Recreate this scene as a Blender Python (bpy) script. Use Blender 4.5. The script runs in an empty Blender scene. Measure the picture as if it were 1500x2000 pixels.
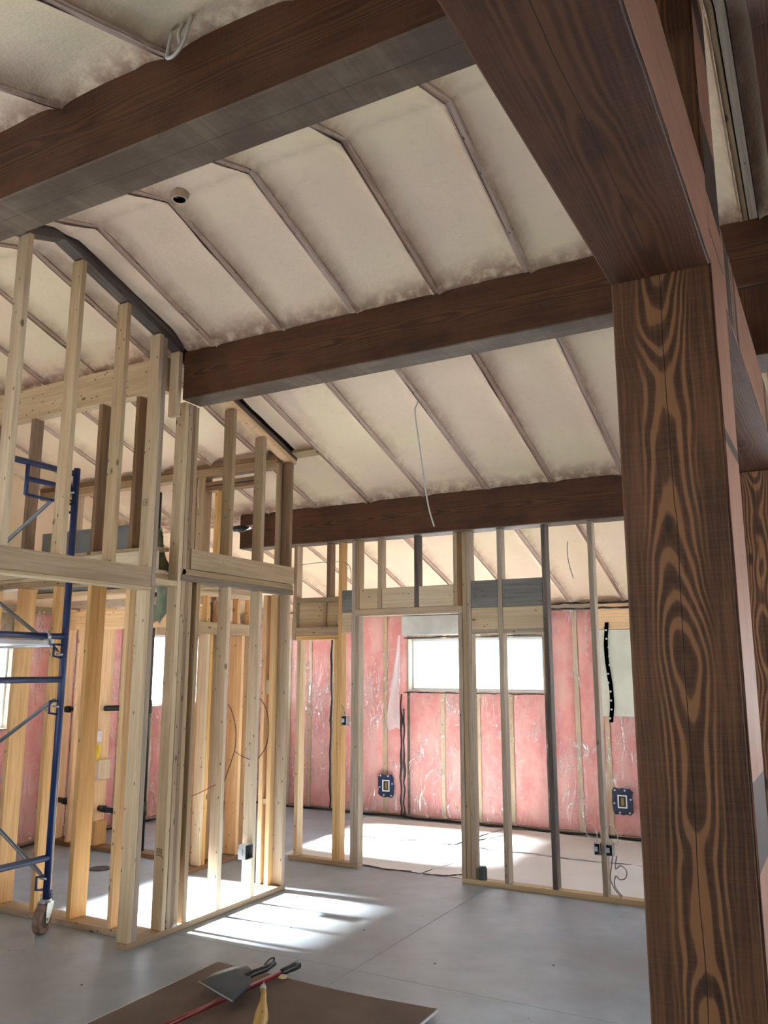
import bpy, bmesh, math, random
from mathutils import Vector, Matrix, noise
random.seed(7)
S = bpy.context.scene
COL = S.collection
R_ = math.radians

# ------------------------------------------------------------------ camera
cam = bpy.data.cameras.new('camera'); co = bpy.data.objects.new('camera', cam); COL.objects.link(co)
rx, ux, fw = Vector((0.87601, 0.48229, 0.00114)), Vector((0.08898, -0.16395, 0.98245)), Vector((-0.47401, 0.86053, 0.18655))
co.matrix_world = Matrix(((rx.x, ux.x, -fw.x, 0), (rx.y, ux.y, -fw.y, 0), (rx.z, ux.z, -fw.z, 1.65), (0, 0, 0, 1)))
cam.sensor_fit = 'HORIZONTAL'; cam.sensor_width = 36; cam.lens = 1610.2 / 1500 * 36
cam.clip_start = 0.05; cam.clip_end = 300
S.camera = co

# ------------------------------------------------------------------ sky, sun, exposure
w = bpy.data.worlds.new('world'); S.world = w; w.use_nodes = True
wn = w.node_tree.nodes; wl = w.node_tree.links
bg = wn['Background']; bg.inputs[1].default_value = 12.5
tc = wn.new('ShaderNodeTexCoord'); sp = wn.new('ShaderNodeSeparateXYZ'); rp = wn.new('ShaderNodeValToRGB')
wl.new(tc.outputs['Generated'], sp.inputs[0]); wl.new(sp.outputs['Z'], rp.inputs[0]); wl.new(rp.outputs[0], bg.inputs[0])
rp.color_ramp.elements[0].color = (0.93, 0.96, 1, 1); rp.color_ramp.elements[1].color = (0.62, 0.78, 1, 1)
sd = bpy.data.lights.new('sun', 'SUN'); so = bpy.data.objects.new('sun', sd); COL.objects.link(so)
sd.energy = 185; sd.angle = R_(6); sd.color = (1.0, 0.985, 0.95)
so.rotation_euler = Vector((-0.889, -0.05, 0.454)).to_track_quat('Z', 'Y').to_euler(); so.location = (-20, 3, 12)
PORTALS = [  # portals only guide sampling of the sky through the window openings, seen and added
    ((-2.82 - 4.46) / 2, 8.9, 1.70, 1.65, 0.62, (0, -1, 0)),
    (-7.15, 4.67, 1.50, 1.26, 0.84, (1, 0, 0)), (-7.15, 7.34, 1.63, 1.32, 0.82, (1, 0, 0)),
    (-7.15, 1.0, 1.5, 1.5, 1.1, (1, 0, 0)), (3.72, 2.3, 1.33, 2.2, 1.65, (-1, 0, 0)), (-3.4, -3.22, 1.5, 1.8, 1.2, (0, 1, 0)),
    (.1, 8.9, 1.45, 1.6, 1.1, (0, -1, 0)), (3.72, 6.75, 1.35, 2.9, 1.7, (-1, 0, 0))]
for x, y, z, a, b, n in PORTALS:
    ld = bpy.data.lights.new('sky_portal', 'AREA'); lo = bpy.data.objects.new('sky_portal', ld); COL.objects.link(lo)
    ld.shape = 'RECTANGLE'; ld.size = a; ld.size_y = b; ld.cycles.is_portal = True
    lo.location = (x, y, z); lo.rotation_euler = Vector(n).to_track_quat('-Z', 'Z').to_euler()
S.view_settings.view_transform = 'Standard'; S.view_settings.look = 'None'
S.view_settings.gamma = 1; S.view_settings.use_curve_mapping = False
S.view_settings.exposure = -0.14
S.cycles.max_bounces = 9; S.cycles.diffuse_bounces = 6; S.cycles.transparent_max_bounces = 12
S.cycles.sample_clamp_indirect = 12; S.cycles.caustics_reflective = False; S.cycles.caustics_refractive = False

# ------------------------------------------------------------------ materials
class NT:
    def __init__(s, name):
        s.m = bpy.data.materials.new(name); s.m.use_nodes = True; s.t = s.m.node_tree
        s.t.nodes.clear(); s.out = s.n('ShaderNodeOutputMaterial'); s.b = s.n('ShaderNodeBsdfPrincipled'); s.l(s.b.outputs[0], s.out.inputs[0])
    def n(s, t, **k):
        x = s.t.nodes.new(t)
        for a, v in k.items(): setattr(x, a, v)
        return x
    def l(s, a, b): s.t.links.new(a, b)
    def put(s, sock, v):
        if isinstance(v, bpy.types.NodeSocket): s.l(v, sock)
        else: sock.default_value = v
    def math(s, op, a, b=None, c=None):
        x = s.n('ShaderNodeMath', operation=op); s.put(x.inputs[0], a)
        if b is not None: s.put(x.inputs[1], b)
        if c is not None: s.put(x.inputs[2], c)
        return x.outputs[0]
    def mix(s, f, a, b, mode='MIX'):
        x = s.n('ShaderNodeMix', data_type='RGBA', blend_type=mode); s.put(x.inputs[0], f)
        s.put(x.inputs[6], (*a, 1) if isinstance(a, tuple) and len(a) == 3 else a); s.put(x.inputs[7], (*b, 1) if isinstance(b, tuple) and len(b) == 3 else b)
        return x.outputs[2]
    def ramp(s, f, *stops):
        x = s.n('ShaderNodeMapRange', interpolation_type='SMOOTHSTEP'); s.put(x.inputs[0], f)
        for i, v in enumerate(stops): x.inputs[i + 1].default_value = v
        return x.outputs[0]
    def noise(s, v, sc, det=3, rough=.5, dim='3D', dist=0):
        x = s.n('ShaderNodeTexNoise', noise_dimensions=dim); 
        if v is not None: s.l(v, x.inputs['Vector'])
        x.inputs['Scale'].default_value = sc; x.inputs['Detail'].default_value = det; x.inputs['Roughness'].default_value = rough; x.inputs['Distortion'].default_value = dist
        return x.outputs[0]
    def bump(s, h, st, d=.01):
        x = s.n('ShaderNodeBump'); x.inputs['Strength'].default_value = st; x.inputs['Distance'].default_value = d; s.l(h, x.inputs['Height']); s.l(x.outputs[0], s.b.inputs['Normal'])
    def fin(s, col, rough=.6, spec=.3, metal=0):
        s.put(s.b.inputs['Base Color'], (*col, 1) if isinstance(col, tuple) and len(col) == 3 else col); s.put(s.b.inputs['Roughness'], rough)
        s.b.inputs['Specular IOR Level'].default_value = spec; s.b.inputs['Metallic'].default_value = metal
        return s.m

def axes(t, axis, offs=True):
    """object coordinates as (across, across, along) with a random offset along the board"""
    tc = t.n('ShaderNodeTexCoord'); s = t.n('ShaderNodeSeparateXYZ'); t.l(tc.outputs['Object'], s.inputs[0])
    o = {'x': (1, 2, 0), 'y': (0, 2, 1), 'z': (0, 1, 2)}[axis]
    a, b, c = (s.outputs[i] for i in o)
    oi = t.n('ShaderNodeObjectInfo'); rnd = oi.outputs['Random']
    if offs: c = t.math('MULTIPLY_ADD', rnd, 37.0, c)
    return a, b, c, rnd
def comb(t, x, y, z):
    c = t.n('ShaderNodeCombineXYZ')
    for i, v in enumerate((x, y, z)): t.put(c.inputs[i], v)
    return c.outputs[0]

_M = {}
PINE = {  # base, darker grain, knots strength
    'pale': ((.66, .52, .35), (.54, .40, .245), .9), 'fir': ((.76, .50, .245), (.62, .36, .15), .9),
    'tan': ((.46, .34, .22), (.36, .25, .15), .9), 'brown': ((.27, .165, .09), (.19, .11, .06), .6),
    'weather': ((.17, .135, .115), (.075, .062, .055), .5), 'grey': ((.47, .385, .30), (.34, .27, .20), .8), 'gray_board': ((.23, .225, .21), (.16, .155, .145), .3), 'dusk': ((.26, .205, .155), (.17, .13, .10), .4),
    'sprayed': ((.52, .365, .285), (.34, .22, .17), .3)}
def pine(tone, axis):
    k = ('p', tone, axis)
    if k in _M: return _M[k]
    t = NT('lumber_%s_%s' % (tone, axis)); a, b, c, rnd = axes(t, axis)
    base, dk, kn = PINE[tone]
    v = comb(t, t.math('MULTIPLY', a, 60), t.math('MULTIPLY', b, 60), t.math('MULTIPLY', c, 2.2))
    g = t.noise(v, 1, 4, .6, dist=.6)
    g2 = t.noise(comb(t, t.math('MULTIPLY', a, 6), t.math('MULTIPLY', b, 6), t.math('MULTIPLY', c, .8)), 1, 2)
    f = t.ramp(g, .38, .68, 0, 1)
    col = t.mix(f, base, dk)
    sc = .72 if tone not in ('weather', 'gray_board') else .55
    col = t.mix(t.math('MULTIPLY', t.ramp(g2, .35, .7, 0, 1), .45), col, tuple(x * sc for x in dk))
    vo = t.n('ShaderNodeTexVoronoi', feature='F1'); t.l(comb(t, t.math('MULTIPLY', a, 9), t.math('MULTIPLY', b, 9), t.math('MULTIPLY', c, 4.5)), vo.inputs['Vector']); vo.inputs['Scale'].default_value = 1
    rr = t.n('ShaderNodeSeparateColor'); t.l(vo.outputs['Color'], rr.inputs[0])
    kf = t.math('MULTIPLY', t.ramp(vo.outputs['Distance'], .06, .14, 1, 0), t.math('GREATER_THAN', rr.outputs[0], .3))
    col = t.mix(t.math('MULTIPLY', kf, kn), col, tuple(x * .22 for x in dk))
    vn = t.n('ShaderNodeTexVoronoi', feature='F1'); t.l(comb(t, t.math('MULTIPLY', a, 30), t.math('MULTIPLY', b, 30), t.math('MULTIPLY', c, 14)), vn.inputs['Vector']); vn.inputs['Scale'].default_value = 1
    r2 = t.n('ShaderNodeSeparateColor'); t.l(vn.outputs['Color'], r2.inputs[0])
    nf = t.math('MULTIPLY', t.math('LESS_THAN', vn.outputs['Distance'], .15), t.math('GREATER_THAN', r2.outputs[0], .72))
    col = t.mix(t.math('MULTIPLY', nf, .8), col, (.06, .045, .035))
    hv = t.n('ShaderNodeHueSaturation'); t.put(hv.inputs['Value'], t.math('MULTIPLY_ADD', rnd, .26, .88)); t.l(col, hv.inputs['Color'])
    t.put(hv.inputs['Saturation'], t.math('MULTIPLY_ADD', rnd, -.3, 1.12))
    t.bump(g, .25, .002)
    _M[k] = t.fin(hv.outputs[0], .62, .25); return _M[k]

def timber(axis, tone=0):
    """stained heavy timber with boxed heart: growth rings cut by the faces, checks along the heart, saw marks"""
    k = ('t', axis, tone)
    if k in _M: return _M[k]
    t = NT('stained_timber_%s%d' % (axis, tone)); a, b, c, rnd = axes(t, axis)
    big = t.noise(comb(t, t.math('MULTIPLY', a, 2.2), t.math('MULTIPLY', b, 2.2), t.math('MULTIPLY', c, 1.25 if tone in (0, 2) else .38)), 1, 2.5, .5)
    wob = t.noise(comb(t, 0.0, 0.0, t.math('MULTIPLY', c, .9)), 1, 2)
    a2 = t.math('ADD', a, t.math('MULTIPLY_ADD', wob, .05, -.025)); b2 = t.math('ADD', b, t.math('MULTIPLY_ADD', wob, -.04, .02))
    r = t.math('SQRT', t.math('ADD', t.math('MULTIPLY', a2, a2), t.math('MULTIPLY', b2, b2)))
    fine = t.noise(comb(t, t.math('MULTIPLY', a, 24), t.math('MULTIPLY', b, 24), t.math('MULTIPLY', c, 6)), 1, 2)
    r2 = t.math('ADD', r, t.math('ADD', t.math('MULTIPLY', big, .075), t.math('MULTIPLY', fine, .0035)))
    sn = t.math('SINE', t.math('MULTIPLY', r2, 2 * math.pi * 165))
    ring = t.ramp(sn, -.1, .75, 0, 1)
    mask = t.math('MULTIPLY', t.ramp(t.math('MINIMUM', t.math('ABSOLUTE', a2), t.math('ABSOLUTE', b2)), .05, .095, 1, .06), 1.0 if tone == 0 else .6)
    grain = t.noise(comb(t, t.math('MULTIPLY', a, 90), t.math('MULTIPLY', b, 90), t.math('MULTIPLY', c, 3)), 1, 3)
    saw = t.noise(comb(t, t.math('MULTIPLY', a, 3), t.math('MULTIPLY', b, 3), t.math('MULTIPLY', c, 160)), 1, 1)
    blot = t.noise(comb(t, t.math('MULTIPLY', a, 5), t.math('MULTIPLY', b, 5), t.math('MULTIPLY', c, 3)), 1, 4, .6)
    if tone == 0: bs, lo, li = (.118, .051, .026), (.066, .030, .019), (.34, .168, .075)
    elif tone in (1, 3): bs, lo, li = (.098, .034, .016), (.040, .015, .009), (.15, .062, .026)
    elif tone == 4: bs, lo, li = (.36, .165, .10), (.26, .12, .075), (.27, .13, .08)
    else: bs, lo, li = (.105, .070, .048), (.060, .040, .028), (.15, .10, .065)
    col = t.mix(t.ramp(blot, .3, .7, 0, 1), bs, lo)
    col = t.mix(t.math('MULTIPLY', t.ramp(grain, .4, .65, 0, 1), .28), col, li)
    col = t.mix(t.math('MULTIPLY', t.math('MULTIPLY', ring, mask), .85), col, li)
    dkr = t.math('MULTIPLY', t.ramp(sn, -.9, -.2, 1, 0), mask)
    col = t.mix(t.math('MULTIPLY', dkr, .55), col, tuple(x * .8 for x in lo))
    col = t.mix(t.math('MULTIPLY', t.ramp(saw, .35, .65, 0, 1), .07), col, li)
    vo = t.n('ShaderNodeTexVoronoi', feature='F1'); t.l(comb(t, t.math('MULTIPLY', a, 6), t.math('MULTIPLY', b, 6), t.math('MULTIPLY', c, 2.2)), vo.inputs['Vector']); vo.inputs['Scale'].default_value = 1
    rr = t.n('ShaderNodeSeparateColor'); t.l(vo.outputs['Color'], rr.inputs[0])
    kf = t.math('MULTIPLY', t.ramp(vo.outputs['Distance'], .05, .11, 1, 0), t.math('GREATER_THAN', rr.outputs[0], .5))
    col = t.mix(t.math('MULTIPLY', kf, .85), col, (.035, .016, .010))
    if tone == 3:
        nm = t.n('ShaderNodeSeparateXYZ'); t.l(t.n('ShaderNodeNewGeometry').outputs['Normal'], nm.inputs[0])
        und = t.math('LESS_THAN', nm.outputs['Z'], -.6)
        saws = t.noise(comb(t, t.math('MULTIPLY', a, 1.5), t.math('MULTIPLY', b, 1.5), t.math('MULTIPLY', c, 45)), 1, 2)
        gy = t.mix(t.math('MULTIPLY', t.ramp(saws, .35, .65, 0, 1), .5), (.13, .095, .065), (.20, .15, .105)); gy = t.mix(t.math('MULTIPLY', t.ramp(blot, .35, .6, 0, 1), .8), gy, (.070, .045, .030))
        col = t.mix(t.math('MULTIPLY', und, .85), col, gy)  # undersides coloured lighter and greyer for light caught from the floor
    w2 = t.noise(comb(t, 0.0, 3.0, t.math('MULTIPLY', c, 2.0)), 1, 3)
    ch = t.math('ADD', a, t.math('MULTIPLY_ADD', w2, .03, -.015)); cb = t.math('ADD', b, t.math('MULTIPLY_ADD', w2, .03, -.006))
    chk = t.math('LESS_THAN', t.math('MINIMUM', t.math('ABSOLUTE', ch), t.math('ABSOLUTE', cb)), .0013)
    col = t.mix(t.math('MULTIPLY', chk, .9), col, (.012, .008, .006))
    h = t.math('ADD', t.math('MULTIPLY', saw, .6), t.math('ADD', t.math('MULTIPLY', ring, .35), t.math('MULTIPLY', chk, -2)))
    t.bump(h, .35, .003)
    _M[k] = t.fin(col, .58, .32); return _M[k]

def m_foam():
    if 'foam' in _M: return _M['foam']
    t = NT('spray_foam'); ge = t.n('ShaderNodeNewGeometry'); P = ge.outputs['Position']
    n1 = t.noise(P, 1.3, 3); n2 = t.noise(P, 14, 4, .6); n3 = t.noise(P, 70, 2)
    col = t.mix(t.ramp(n1, .4, .62, 0, 1), (.88, .72, .50), (.87, .675, .51))
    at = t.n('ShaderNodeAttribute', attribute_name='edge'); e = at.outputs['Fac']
    col = t.mix(t.math('MULTIPLY', e, t.ramp(n2, .3, .6, .35, 1)), col, (.30, .18, .13))  # brown along beams and rafters: overspray, with the foam's shading painted in
    col = t.mix(t.math('MULTIPLY', t.ramp(n2, .55, .8, 0, 1), .25), col, (.58, .46, .36))
    t.bump(t.math('ADD', t.math('MULTIPLY', n2, .7), t.math('MULTIPLY', n3, .35)), .35, .02)
    _M['foam'] = t.fin(col, .75, .2); return _M['foam']

def simple(name, col, rough=.5, spec=.4, metal=0, nz=0, ns=8):
    if name in _M: return _M[name]
    t = NT(name)
    c = (*col, 1)
    if nz:
        tc = t.n('ShaderNodeTexCoord'); f = t.noise(tc.outputs['Object'], ns, 4)
        c = t.mix(t.ramp(f, .35, .65, 0, 1), tuple(x * (1 - nz) for x in col), tuple(min(1, x * (1 + nz * .6)) for x in col)); t.bump(f, .15, .003)
    _M[name] = t.fin(c, rough, spec, metal); return _M[name]

def m_concrete(name='concrete', base=(.31, .365, .43)):
    if name in _M: return _M[name]
    t = NT(name); P = t.n('ShaderNodeNewGeometry').outputs['Position']
    n1 = t.noise(P, .9, 4, .55); n2 = t.noise(P, 6, 5, .6); n3 = t.noise(P, 60, 3)
    col = t.mix(t.ramp(n1, .35, .66, 0, 1), tuple(x * .80 for x in base), tuple(x * 1.16 for x in base))
    col = t.mix(t.math('MULTIPLY', t.ramp(n2, .4, .7, 0, 1), .35), col, tuple(x * .78 for x in base))
    n5 = t.noise(P, .55, 3, .5); col = t.mix(t.math('MULTIPLY', t.ramp(n5, .48, .68, 0, 1), .45), col, (base[0] * .86, base[0] * .80, base[0] * .72))
    vo = t.n('ShaderNodeTexVoronoi', feature='F1'); t.l(P, vo.inputs['Vector']); vo.inputs['Scale'].default_value = 5
    col = t.mix(t.math('MULTIPLY', t.math('LESS_THAN', vo.outputs['Distance'], .05), t.math('GREATER_THAN', n2, .5)), col, (.16, .15, .14))
    t.bump(t.math('ADD', n2, t.math('MULTIPLY', n3, .3)), .08, .004)
    ro = t.math('MULTIPLY_ADD', n2, .25, .36)
    _M[name] = t.fin(col, ro, .45); return _M[name]

def m_batt():
    if 'batt' in _M: return _M['batt']
    t = NT('pink_fibre_batt'); P = t.n('ShaderNodeNewGeometry').outputs['Position']; rnd = t.n('ShaderNodeObjectInfo').outputs['Random']
    mp = t.n('ShaderNodeMapping'); mp.inputs['Scale'].default_value = (3, 3, 1.6); t.l(P, mp.inputs[0])
    n1 = t.noise(mp.outputs[0], 1.2, 5, .6); n2 = t.noise(P, 22, 4, .65)
    col = t.mix(t.ramp(n1, .35, .65, 0, 1), (.76, .285, .275), (.82, .455, .415))
    col = t.mix(t.math('MULTIPLY', t.ramp(n2, .45, .7, 0, 1), .4), col, (.80, .50, .42))
    hv = t.n('ShaderNodeHueSaturation'); t.put(hv.inputs['Value'], t.math('MULTIPLY_ADD', rnd, .16, .92)); t.l(col, hv.inputs['Color'])
    t.bump(n2, .4, .01)
    _M['batt'] = t.fin(hv.outputs[0], .85, .1); return _M['batt']

def m_poly(name='poly_sheet', milk=.03):
    """clear polyethylene film: transmits, mirrors at wrinkles, slightly milky"""
    if name in _M: return _M[name]
    t = NT(name); P = t.n('ShaderNodeNewGeometry').outputs['Position']
    mp = t.n('ShaderNodeMapping'); mp.inputs['Scale'].default_value = (1, 1, .45); mp.inputs['Rotation'].default_value = (0, .35, 0); t.l(P, mp.inputs[0])
    n1 = t.noise(mp.outputs[0], 5, 4, .55, dist=1.2); n2 = t.noise(mp.outputs[0], 17, 3, .6, dist=1.0)
    mq = t.n('ShaderNodeMapping'); mq.inputs['Scale'].default_value = (2.6, 2.6, .8); mq.inputs['Rotation'].default_value = (0, -.5, .1); t.l(P, mq.inputs[0])
    n3 = t.noise(mq.outputs[0], 3.0, 2, .5, dist=.7)
    def ridge(n, wd): return t.ramp(t.math('ABSOLUTE', t.math('SUBTRACT', n, .5)), 0, wd, 1, 0)
    pm_ = t.ramp(t.noise(P, 1.7, 2), .42, .56, 0, 1); fold = t.math('MULTIPLY', pm_, t.math('ADD', ridge(n3, .03), t.math('MULTIPLY', ridge(n1, .02), .8)))
    bp = t.n('ShaderNodeBump'); bp.inputs['Strength'].default_value = 1; bp.inputs['Distance'].default_value = .035
    t.l(t.math('ADD', t.math('MULTIPLY', n1, .8), t.math('ADD', t.math('MULTIPLY', fold, .25), t.math('MULTIPLY', n2, .2))), bp.inputs['Height'])
    tr = t.n('ShaderNodeBsdfTransparent'); tr.inputs[0].default_value = (.96, .96, .97, 1)
    gl = t.n('ShaderNodeBsdfGlossy'); gl.inputs['Roughness'].default_value = .12; t.l(bp.outputs[0], gl.inputs['Normal'])
    df = t.n('ShaderNodeBsdfDiffuse'); df.inputs[0].default_value = (.86, .86, .9, 1)
    fr = t.n('ShaderNodeLayerWeight'); fr.inputs[0].default_value = .5; frf = t.math('MULTIPLY_ADD', t.math('POWER', fr.outputs['Facing'], 4.0), .35, .04)
    m1 = t.n('ShaderNodeMixShader'); t.put(m1.inputs[0], t.math('MULTIPLY_ADD', fold, .20, milk)); t.l(tr.outputs[0], m1.inputs[1]); t.l(df.outputs[0], m1.inputs[2])  # white diffuse along the folds paints in wrinkle highlights
    m2 = t.n('ShaderNodeMixShader'); t.put(m2.inputs[0], t.math('ADD', t.math('MULTIPLY', fold, .30), frf)); t.l(m1.outputs[0], m2.inputs[1]); t.l(gl.outputs[0], m2.inputs[2])
    t.l(m2.outputs[0], t.out.inputs[0]); _M[name] = t.m; return t.m
def m_glass():
    if 'glass' in _M: return _M['glass']
    t = NT('window_glass'); tr = t.n('ShaderNodeBsdfTransparent'); tr.inputs[0].default_value = (.95, .97, .97, 1)
    gl = t.n('ShaderNodeBsdfGlossy'); gl.inputs['Roughness'].default_value = .02
    fr = t.n('ShaderNodeLayerWeight'); fr.inputs[0].default_value = .5; m2 = t.n('ShaderNodeMixShader')
    t.put(m2.inputs[0], t.math('MULTIPLY_ADD', t.math('POWER', fr.outputs['Facing'], 4.0), .8, .04)); t.l(tr.outputs[0], m2.inputs[1]); t.l(gl.outputs[0], m2.inputs[2]); t.l(m2.outputs[0], t.out.inputs[0]); _M['glass'] = t.m; return t.m

BLUE = lambda: simple('blue_enamel', (.012, .03, .115), .38, .5, 0, .25, 9)
STEEL = lambda: simple('galvanised_steel', (.46, .48, .50), .34, .5, .85, .15, 12)
BLACK = lambda: simple('black_plastic', (.012, .012, .013), .4, .5)
CAULK = lambda: simple('black_sealant', (.012, .012, .015), .45, .4, 0, .3, 30)
TAPE = lambda: simple('navy_sheathing_tape', (.018, .028, .07), .45, .4, 0, .3, 20)
WHITE = lambda: simple('white_vinyl', (.72, .75, .78), .4, .4)

# ------------------------------------------------------------------ mesh helpers
def link(name, me, parent=None, loc=(0, 0, 0), rot=None, mt=None):
    o = bpy.data.objects.new(name, me); COL.objects.link(o)
    if mt is not None and me is not None and not me.materials: me.materials.append(mt)
    if parent is not None:
        o.parent = parent; o.location = Vector(loc) - abs_loc(parent)
    else: o.location = loc
    if rot: o.rotation_euler = rot
    return o
_ABS = {}
def abs_loc(o):
    v = Vector((0, 0, 0))
    while o is not None: v += o.location; o = o.parent
    return v
def thing(name, label, cat, loc=(0, 0, 0), group=None, kind=None):
    o = bpy.data.objects.new(name, None); COL.objects.link(o); o.location = loc; o.empty_display_size = .1
    return tag(o, label, cat, group, kind)
def tag(o, label, cat, group=None, kind=None):
    o['label'] = label; o['category'] = cat
    if group: o['group'] = group
    if kind: o['kind'] = kind
    return o
_BX = {}
def box_mesh(dx, dy, dz, mt, bev=.0022):
    k = (round(dx, 4), round(dy, 4), round(dz, 4), mt.name, bev)
    if k in _BX: return _BX[k]
    bm = bmesh.new(); bmesh.ops.create_cube(bm, size=1)
    for v in bm.verts: v.co = Vector((v.co.x * dx, v.co.y * dy, v.co.z * dz))
    if bev: bmesh.ops.bevel(bm, geom=bm.edges[:], offset=min(bev, dx * .2, dy * .2, dz * .2), segments=1, affect='EDGES')
    me = bpy.data.meshes.new('board'); bm.to_mesh(me); bm.free(); me.materials.append(mt); _BX[k] = me
    return me
def box(name, x0, x1, y0, y1, z0, z1, mt, parent=None, bev=.0022, label=None):
    o = link(name, box_mesh(x1 - x0, y1 - y0, z1 - z0, mt, bev), parent, ((x0 + x1) / 2, (y0 + y1) / 2, (z0 + z1) / 2))
    if label: o['label'] = label
    return o
def bm_obj(name, bm, mt, parent=None, loc=(0, 0, 0), rot=None, smooth=False):
    me = bpy.data.meshes.new(name); bm.to_mesh(me); bm.free(); me.materials.append(mt)
    if smooth:
        for p in me.polygons: p.use_smooth = True
    return link(name, me, parent, loc, rot)
def tube_bm(bm, pts, r, seg=8):
    pts = [Vector(p) for p in pts]; rings = []; n = len(pts); up = None
    for i, p in enumerate(pts):
        d = (pts[min(i + 1, n - 1)] - pts[max(i - 1, 0)]).normalized()
        if up is None: up = Vector((0, 0, 1)) if abs(d.z) < .9 else Vector((1, 0, 0))
        s = d.cross(up).normalized(); u = s.cross(d).normalized(); up = u
        rr = r[i] if isinstance(r, (list, tuple)) else r
        rings.append([bm.verts.new(p + s * math.cos(2 * math.pi * k / seg) * rr + u * math.sin(2 * math.pi * k / seg) * rr) for k in range(seg)])
    for i in range(n - 1):
        for k in range(seg): bm.faces.new((rings[i][k], rings[i][(k + 1) % seg], rings[i + 1][(k + 1) % seg], rings[i + 1][k]))
    bm.faces.new(rings[0][::-1]); bm.faces.new(rings[-1])
def tube(name, pts, r, mt, parent=None, seg=8, base=None):
    b = Vector(base if base is not None else pts[0]); bm = bmesh.new(); tube_bm(bm, [Vector(p) - b for p in pts], r, seg)
    return bm_obj(name, bm, mt, parent, b, smooth=True)
def spline(pts, n=8):
    P = [Vector(p) for p in pts]; P = [P[0]] + P + [P[-1]]; out = []
    for i in range(1, len(P) - 2):
        for k in range(n):
            t = k / n; a, b, c, d = P[i - 1:i + 3]
            out.append(.5 * ((2 * b) + (c - a) * t + (2 * a - 5 * b + 4 * c - d) * t * t + (3 * b - a - 3 * c + d) * t ** 3))
    out.append(P[-2]); return out
def L(par, name, x0, x1, y0, y1, z0, z1, tone='pale', axis=None, label=None):
    """one stick of dimension lumber"""
    d = {'x': x1 - x0, 'y': y1 - y0, 'z': z1 - z0}
    if axis is None: axis = max(d, key=d.get)
    return box(name, x0, x1, y0, y1, z0, z1, pine(tone, axis), par, label=label)

# ------------------------------------------------------------------ roof geometry (bottom plane of the rafters)
RY, RZ, RM = 3.07, 4.185, .335
SL = math.atan(RM); CS = math.cos(SL)
def roof(y): return RZ - RM * abs(y - RY)
XL, XR, YF, YB = -6.95, 3.5, -3.0, 8.72

# ================================================================== SETTING
# floor: three pours of slab separated by saw cuts
floor = thing('floor', 'grey concrete slab floor with saw cut joints', 'floor', (0, 0, 0), kind='structure')
xs = [XL - .2, -2.555, XR + .2]; ys = [YF - .2, 4.287, YB + .2]
for i in range(2):
    for j in range(2):
        box('slab', xs[i] + .0015, xs[i + 1] - .0015, ys[j] + .0015, ys[j + 1] - .0015, -.12, 0, m_concrete(), floor, .001)
box('subgrade', XL - .2, XR + .2, YF - .2, YB + .2, -.3, -.121, simple('subgrade_gravel', (.10, .09, .085), .9), floor, 0)

# ceiling: rafters, foam between them, roof deck above
ceil = thing('ceiling', 'sloped roof underside with rafters and sprayed insulation foam between them', 'ceiling', (0, 0, 0), kind='structure')
RX = [-1.36 + .5617 * k for k in range(-10, 9)]
RX = [x for x in RX if XL < x < XR]
def slope_board(name, xc, wd, y0, y1, up, dn, mt, parent):
    """board following a slope; dn = drop below, up = rise above the rafter plane"""
    side = 1 if (y0 + y1) / 2 > RY else -1
    ln = (y1 - y0) / CS; th = (up + dn) * CS
    yc = (y0 + y1) / 2; zc = roof(yc) + (up - dn) / 2
    o = link(name, box_mesh(wd, ln, th, mt), parent, (xc, yc, zc)); o.rotation_euler = (-side * SL, 0, 0); return o
for x in RX:
    mt = pine('sprayed', 'y')
    dbl = abs(x + .237) < .02
    for y0, y1 in ((RY, YB), (YF, RY)):
        if dbl:
            slope_board('rafter', x - .008, .038, y0, y1, .18, 0.0, pine('tan', 'y'), ceil); slope_board('rafter', x + .036, .038, y0, y1, .18, 0.0, pine('grey', 'y'), ceil)
        else:
            slope_board('rafter', x, .048, y0, y1, .18, 0.0, mt, ceil)
BEAMY = [(1.89, 2.11), (4.135, 4.325), (6.27, 6.46)]
def foam_panel(xa, xb, y0, y1, seed, el=1, er=1):
    nx = 11; ny = max(8, int((y1 - y0) / .045)); bm = bmesh.new(); lay = bm.verts.layers.float.new('edge'); g = []
    for j in range(ny + 1):
        y = y0 + (y1 - y0) * j / ny; row = []
        for i in range(nx + 1):
            u = i / nx; uu = .5 - .5 * math.cos(math.pi * u); x = xa + (xb - xa) * uu
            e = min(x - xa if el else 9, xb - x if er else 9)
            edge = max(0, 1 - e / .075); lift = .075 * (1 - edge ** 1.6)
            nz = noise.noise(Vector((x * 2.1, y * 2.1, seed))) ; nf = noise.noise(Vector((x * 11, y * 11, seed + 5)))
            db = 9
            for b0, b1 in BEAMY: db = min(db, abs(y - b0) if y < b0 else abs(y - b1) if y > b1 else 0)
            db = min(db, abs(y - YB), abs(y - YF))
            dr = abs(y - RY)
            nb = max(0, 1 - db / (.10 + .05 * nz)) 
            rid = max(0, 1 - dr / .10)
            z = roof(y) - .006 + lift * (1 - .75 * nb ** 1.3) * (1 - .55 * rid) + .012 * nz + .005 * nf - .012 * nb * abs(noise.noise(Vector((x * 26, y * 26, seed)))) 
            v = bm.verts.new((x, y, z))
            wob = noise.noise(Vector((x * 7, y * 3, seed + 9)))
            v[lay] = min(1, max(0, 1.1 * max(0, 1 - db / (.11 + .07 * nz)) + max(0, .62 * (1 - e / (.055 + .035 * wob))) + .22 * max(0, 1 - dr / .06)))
            row.append(v)
        g.append(row)
    for j in range(ny):
        for i in range(nx): bm.faces.new((g[j][i], g[j + 1][i], g[j + 1][i + 1], g[j][i + 1]))
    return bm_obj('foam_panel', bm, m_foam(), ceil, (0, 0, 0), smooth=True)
edges = [XL] + RX + [XR]
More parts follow.
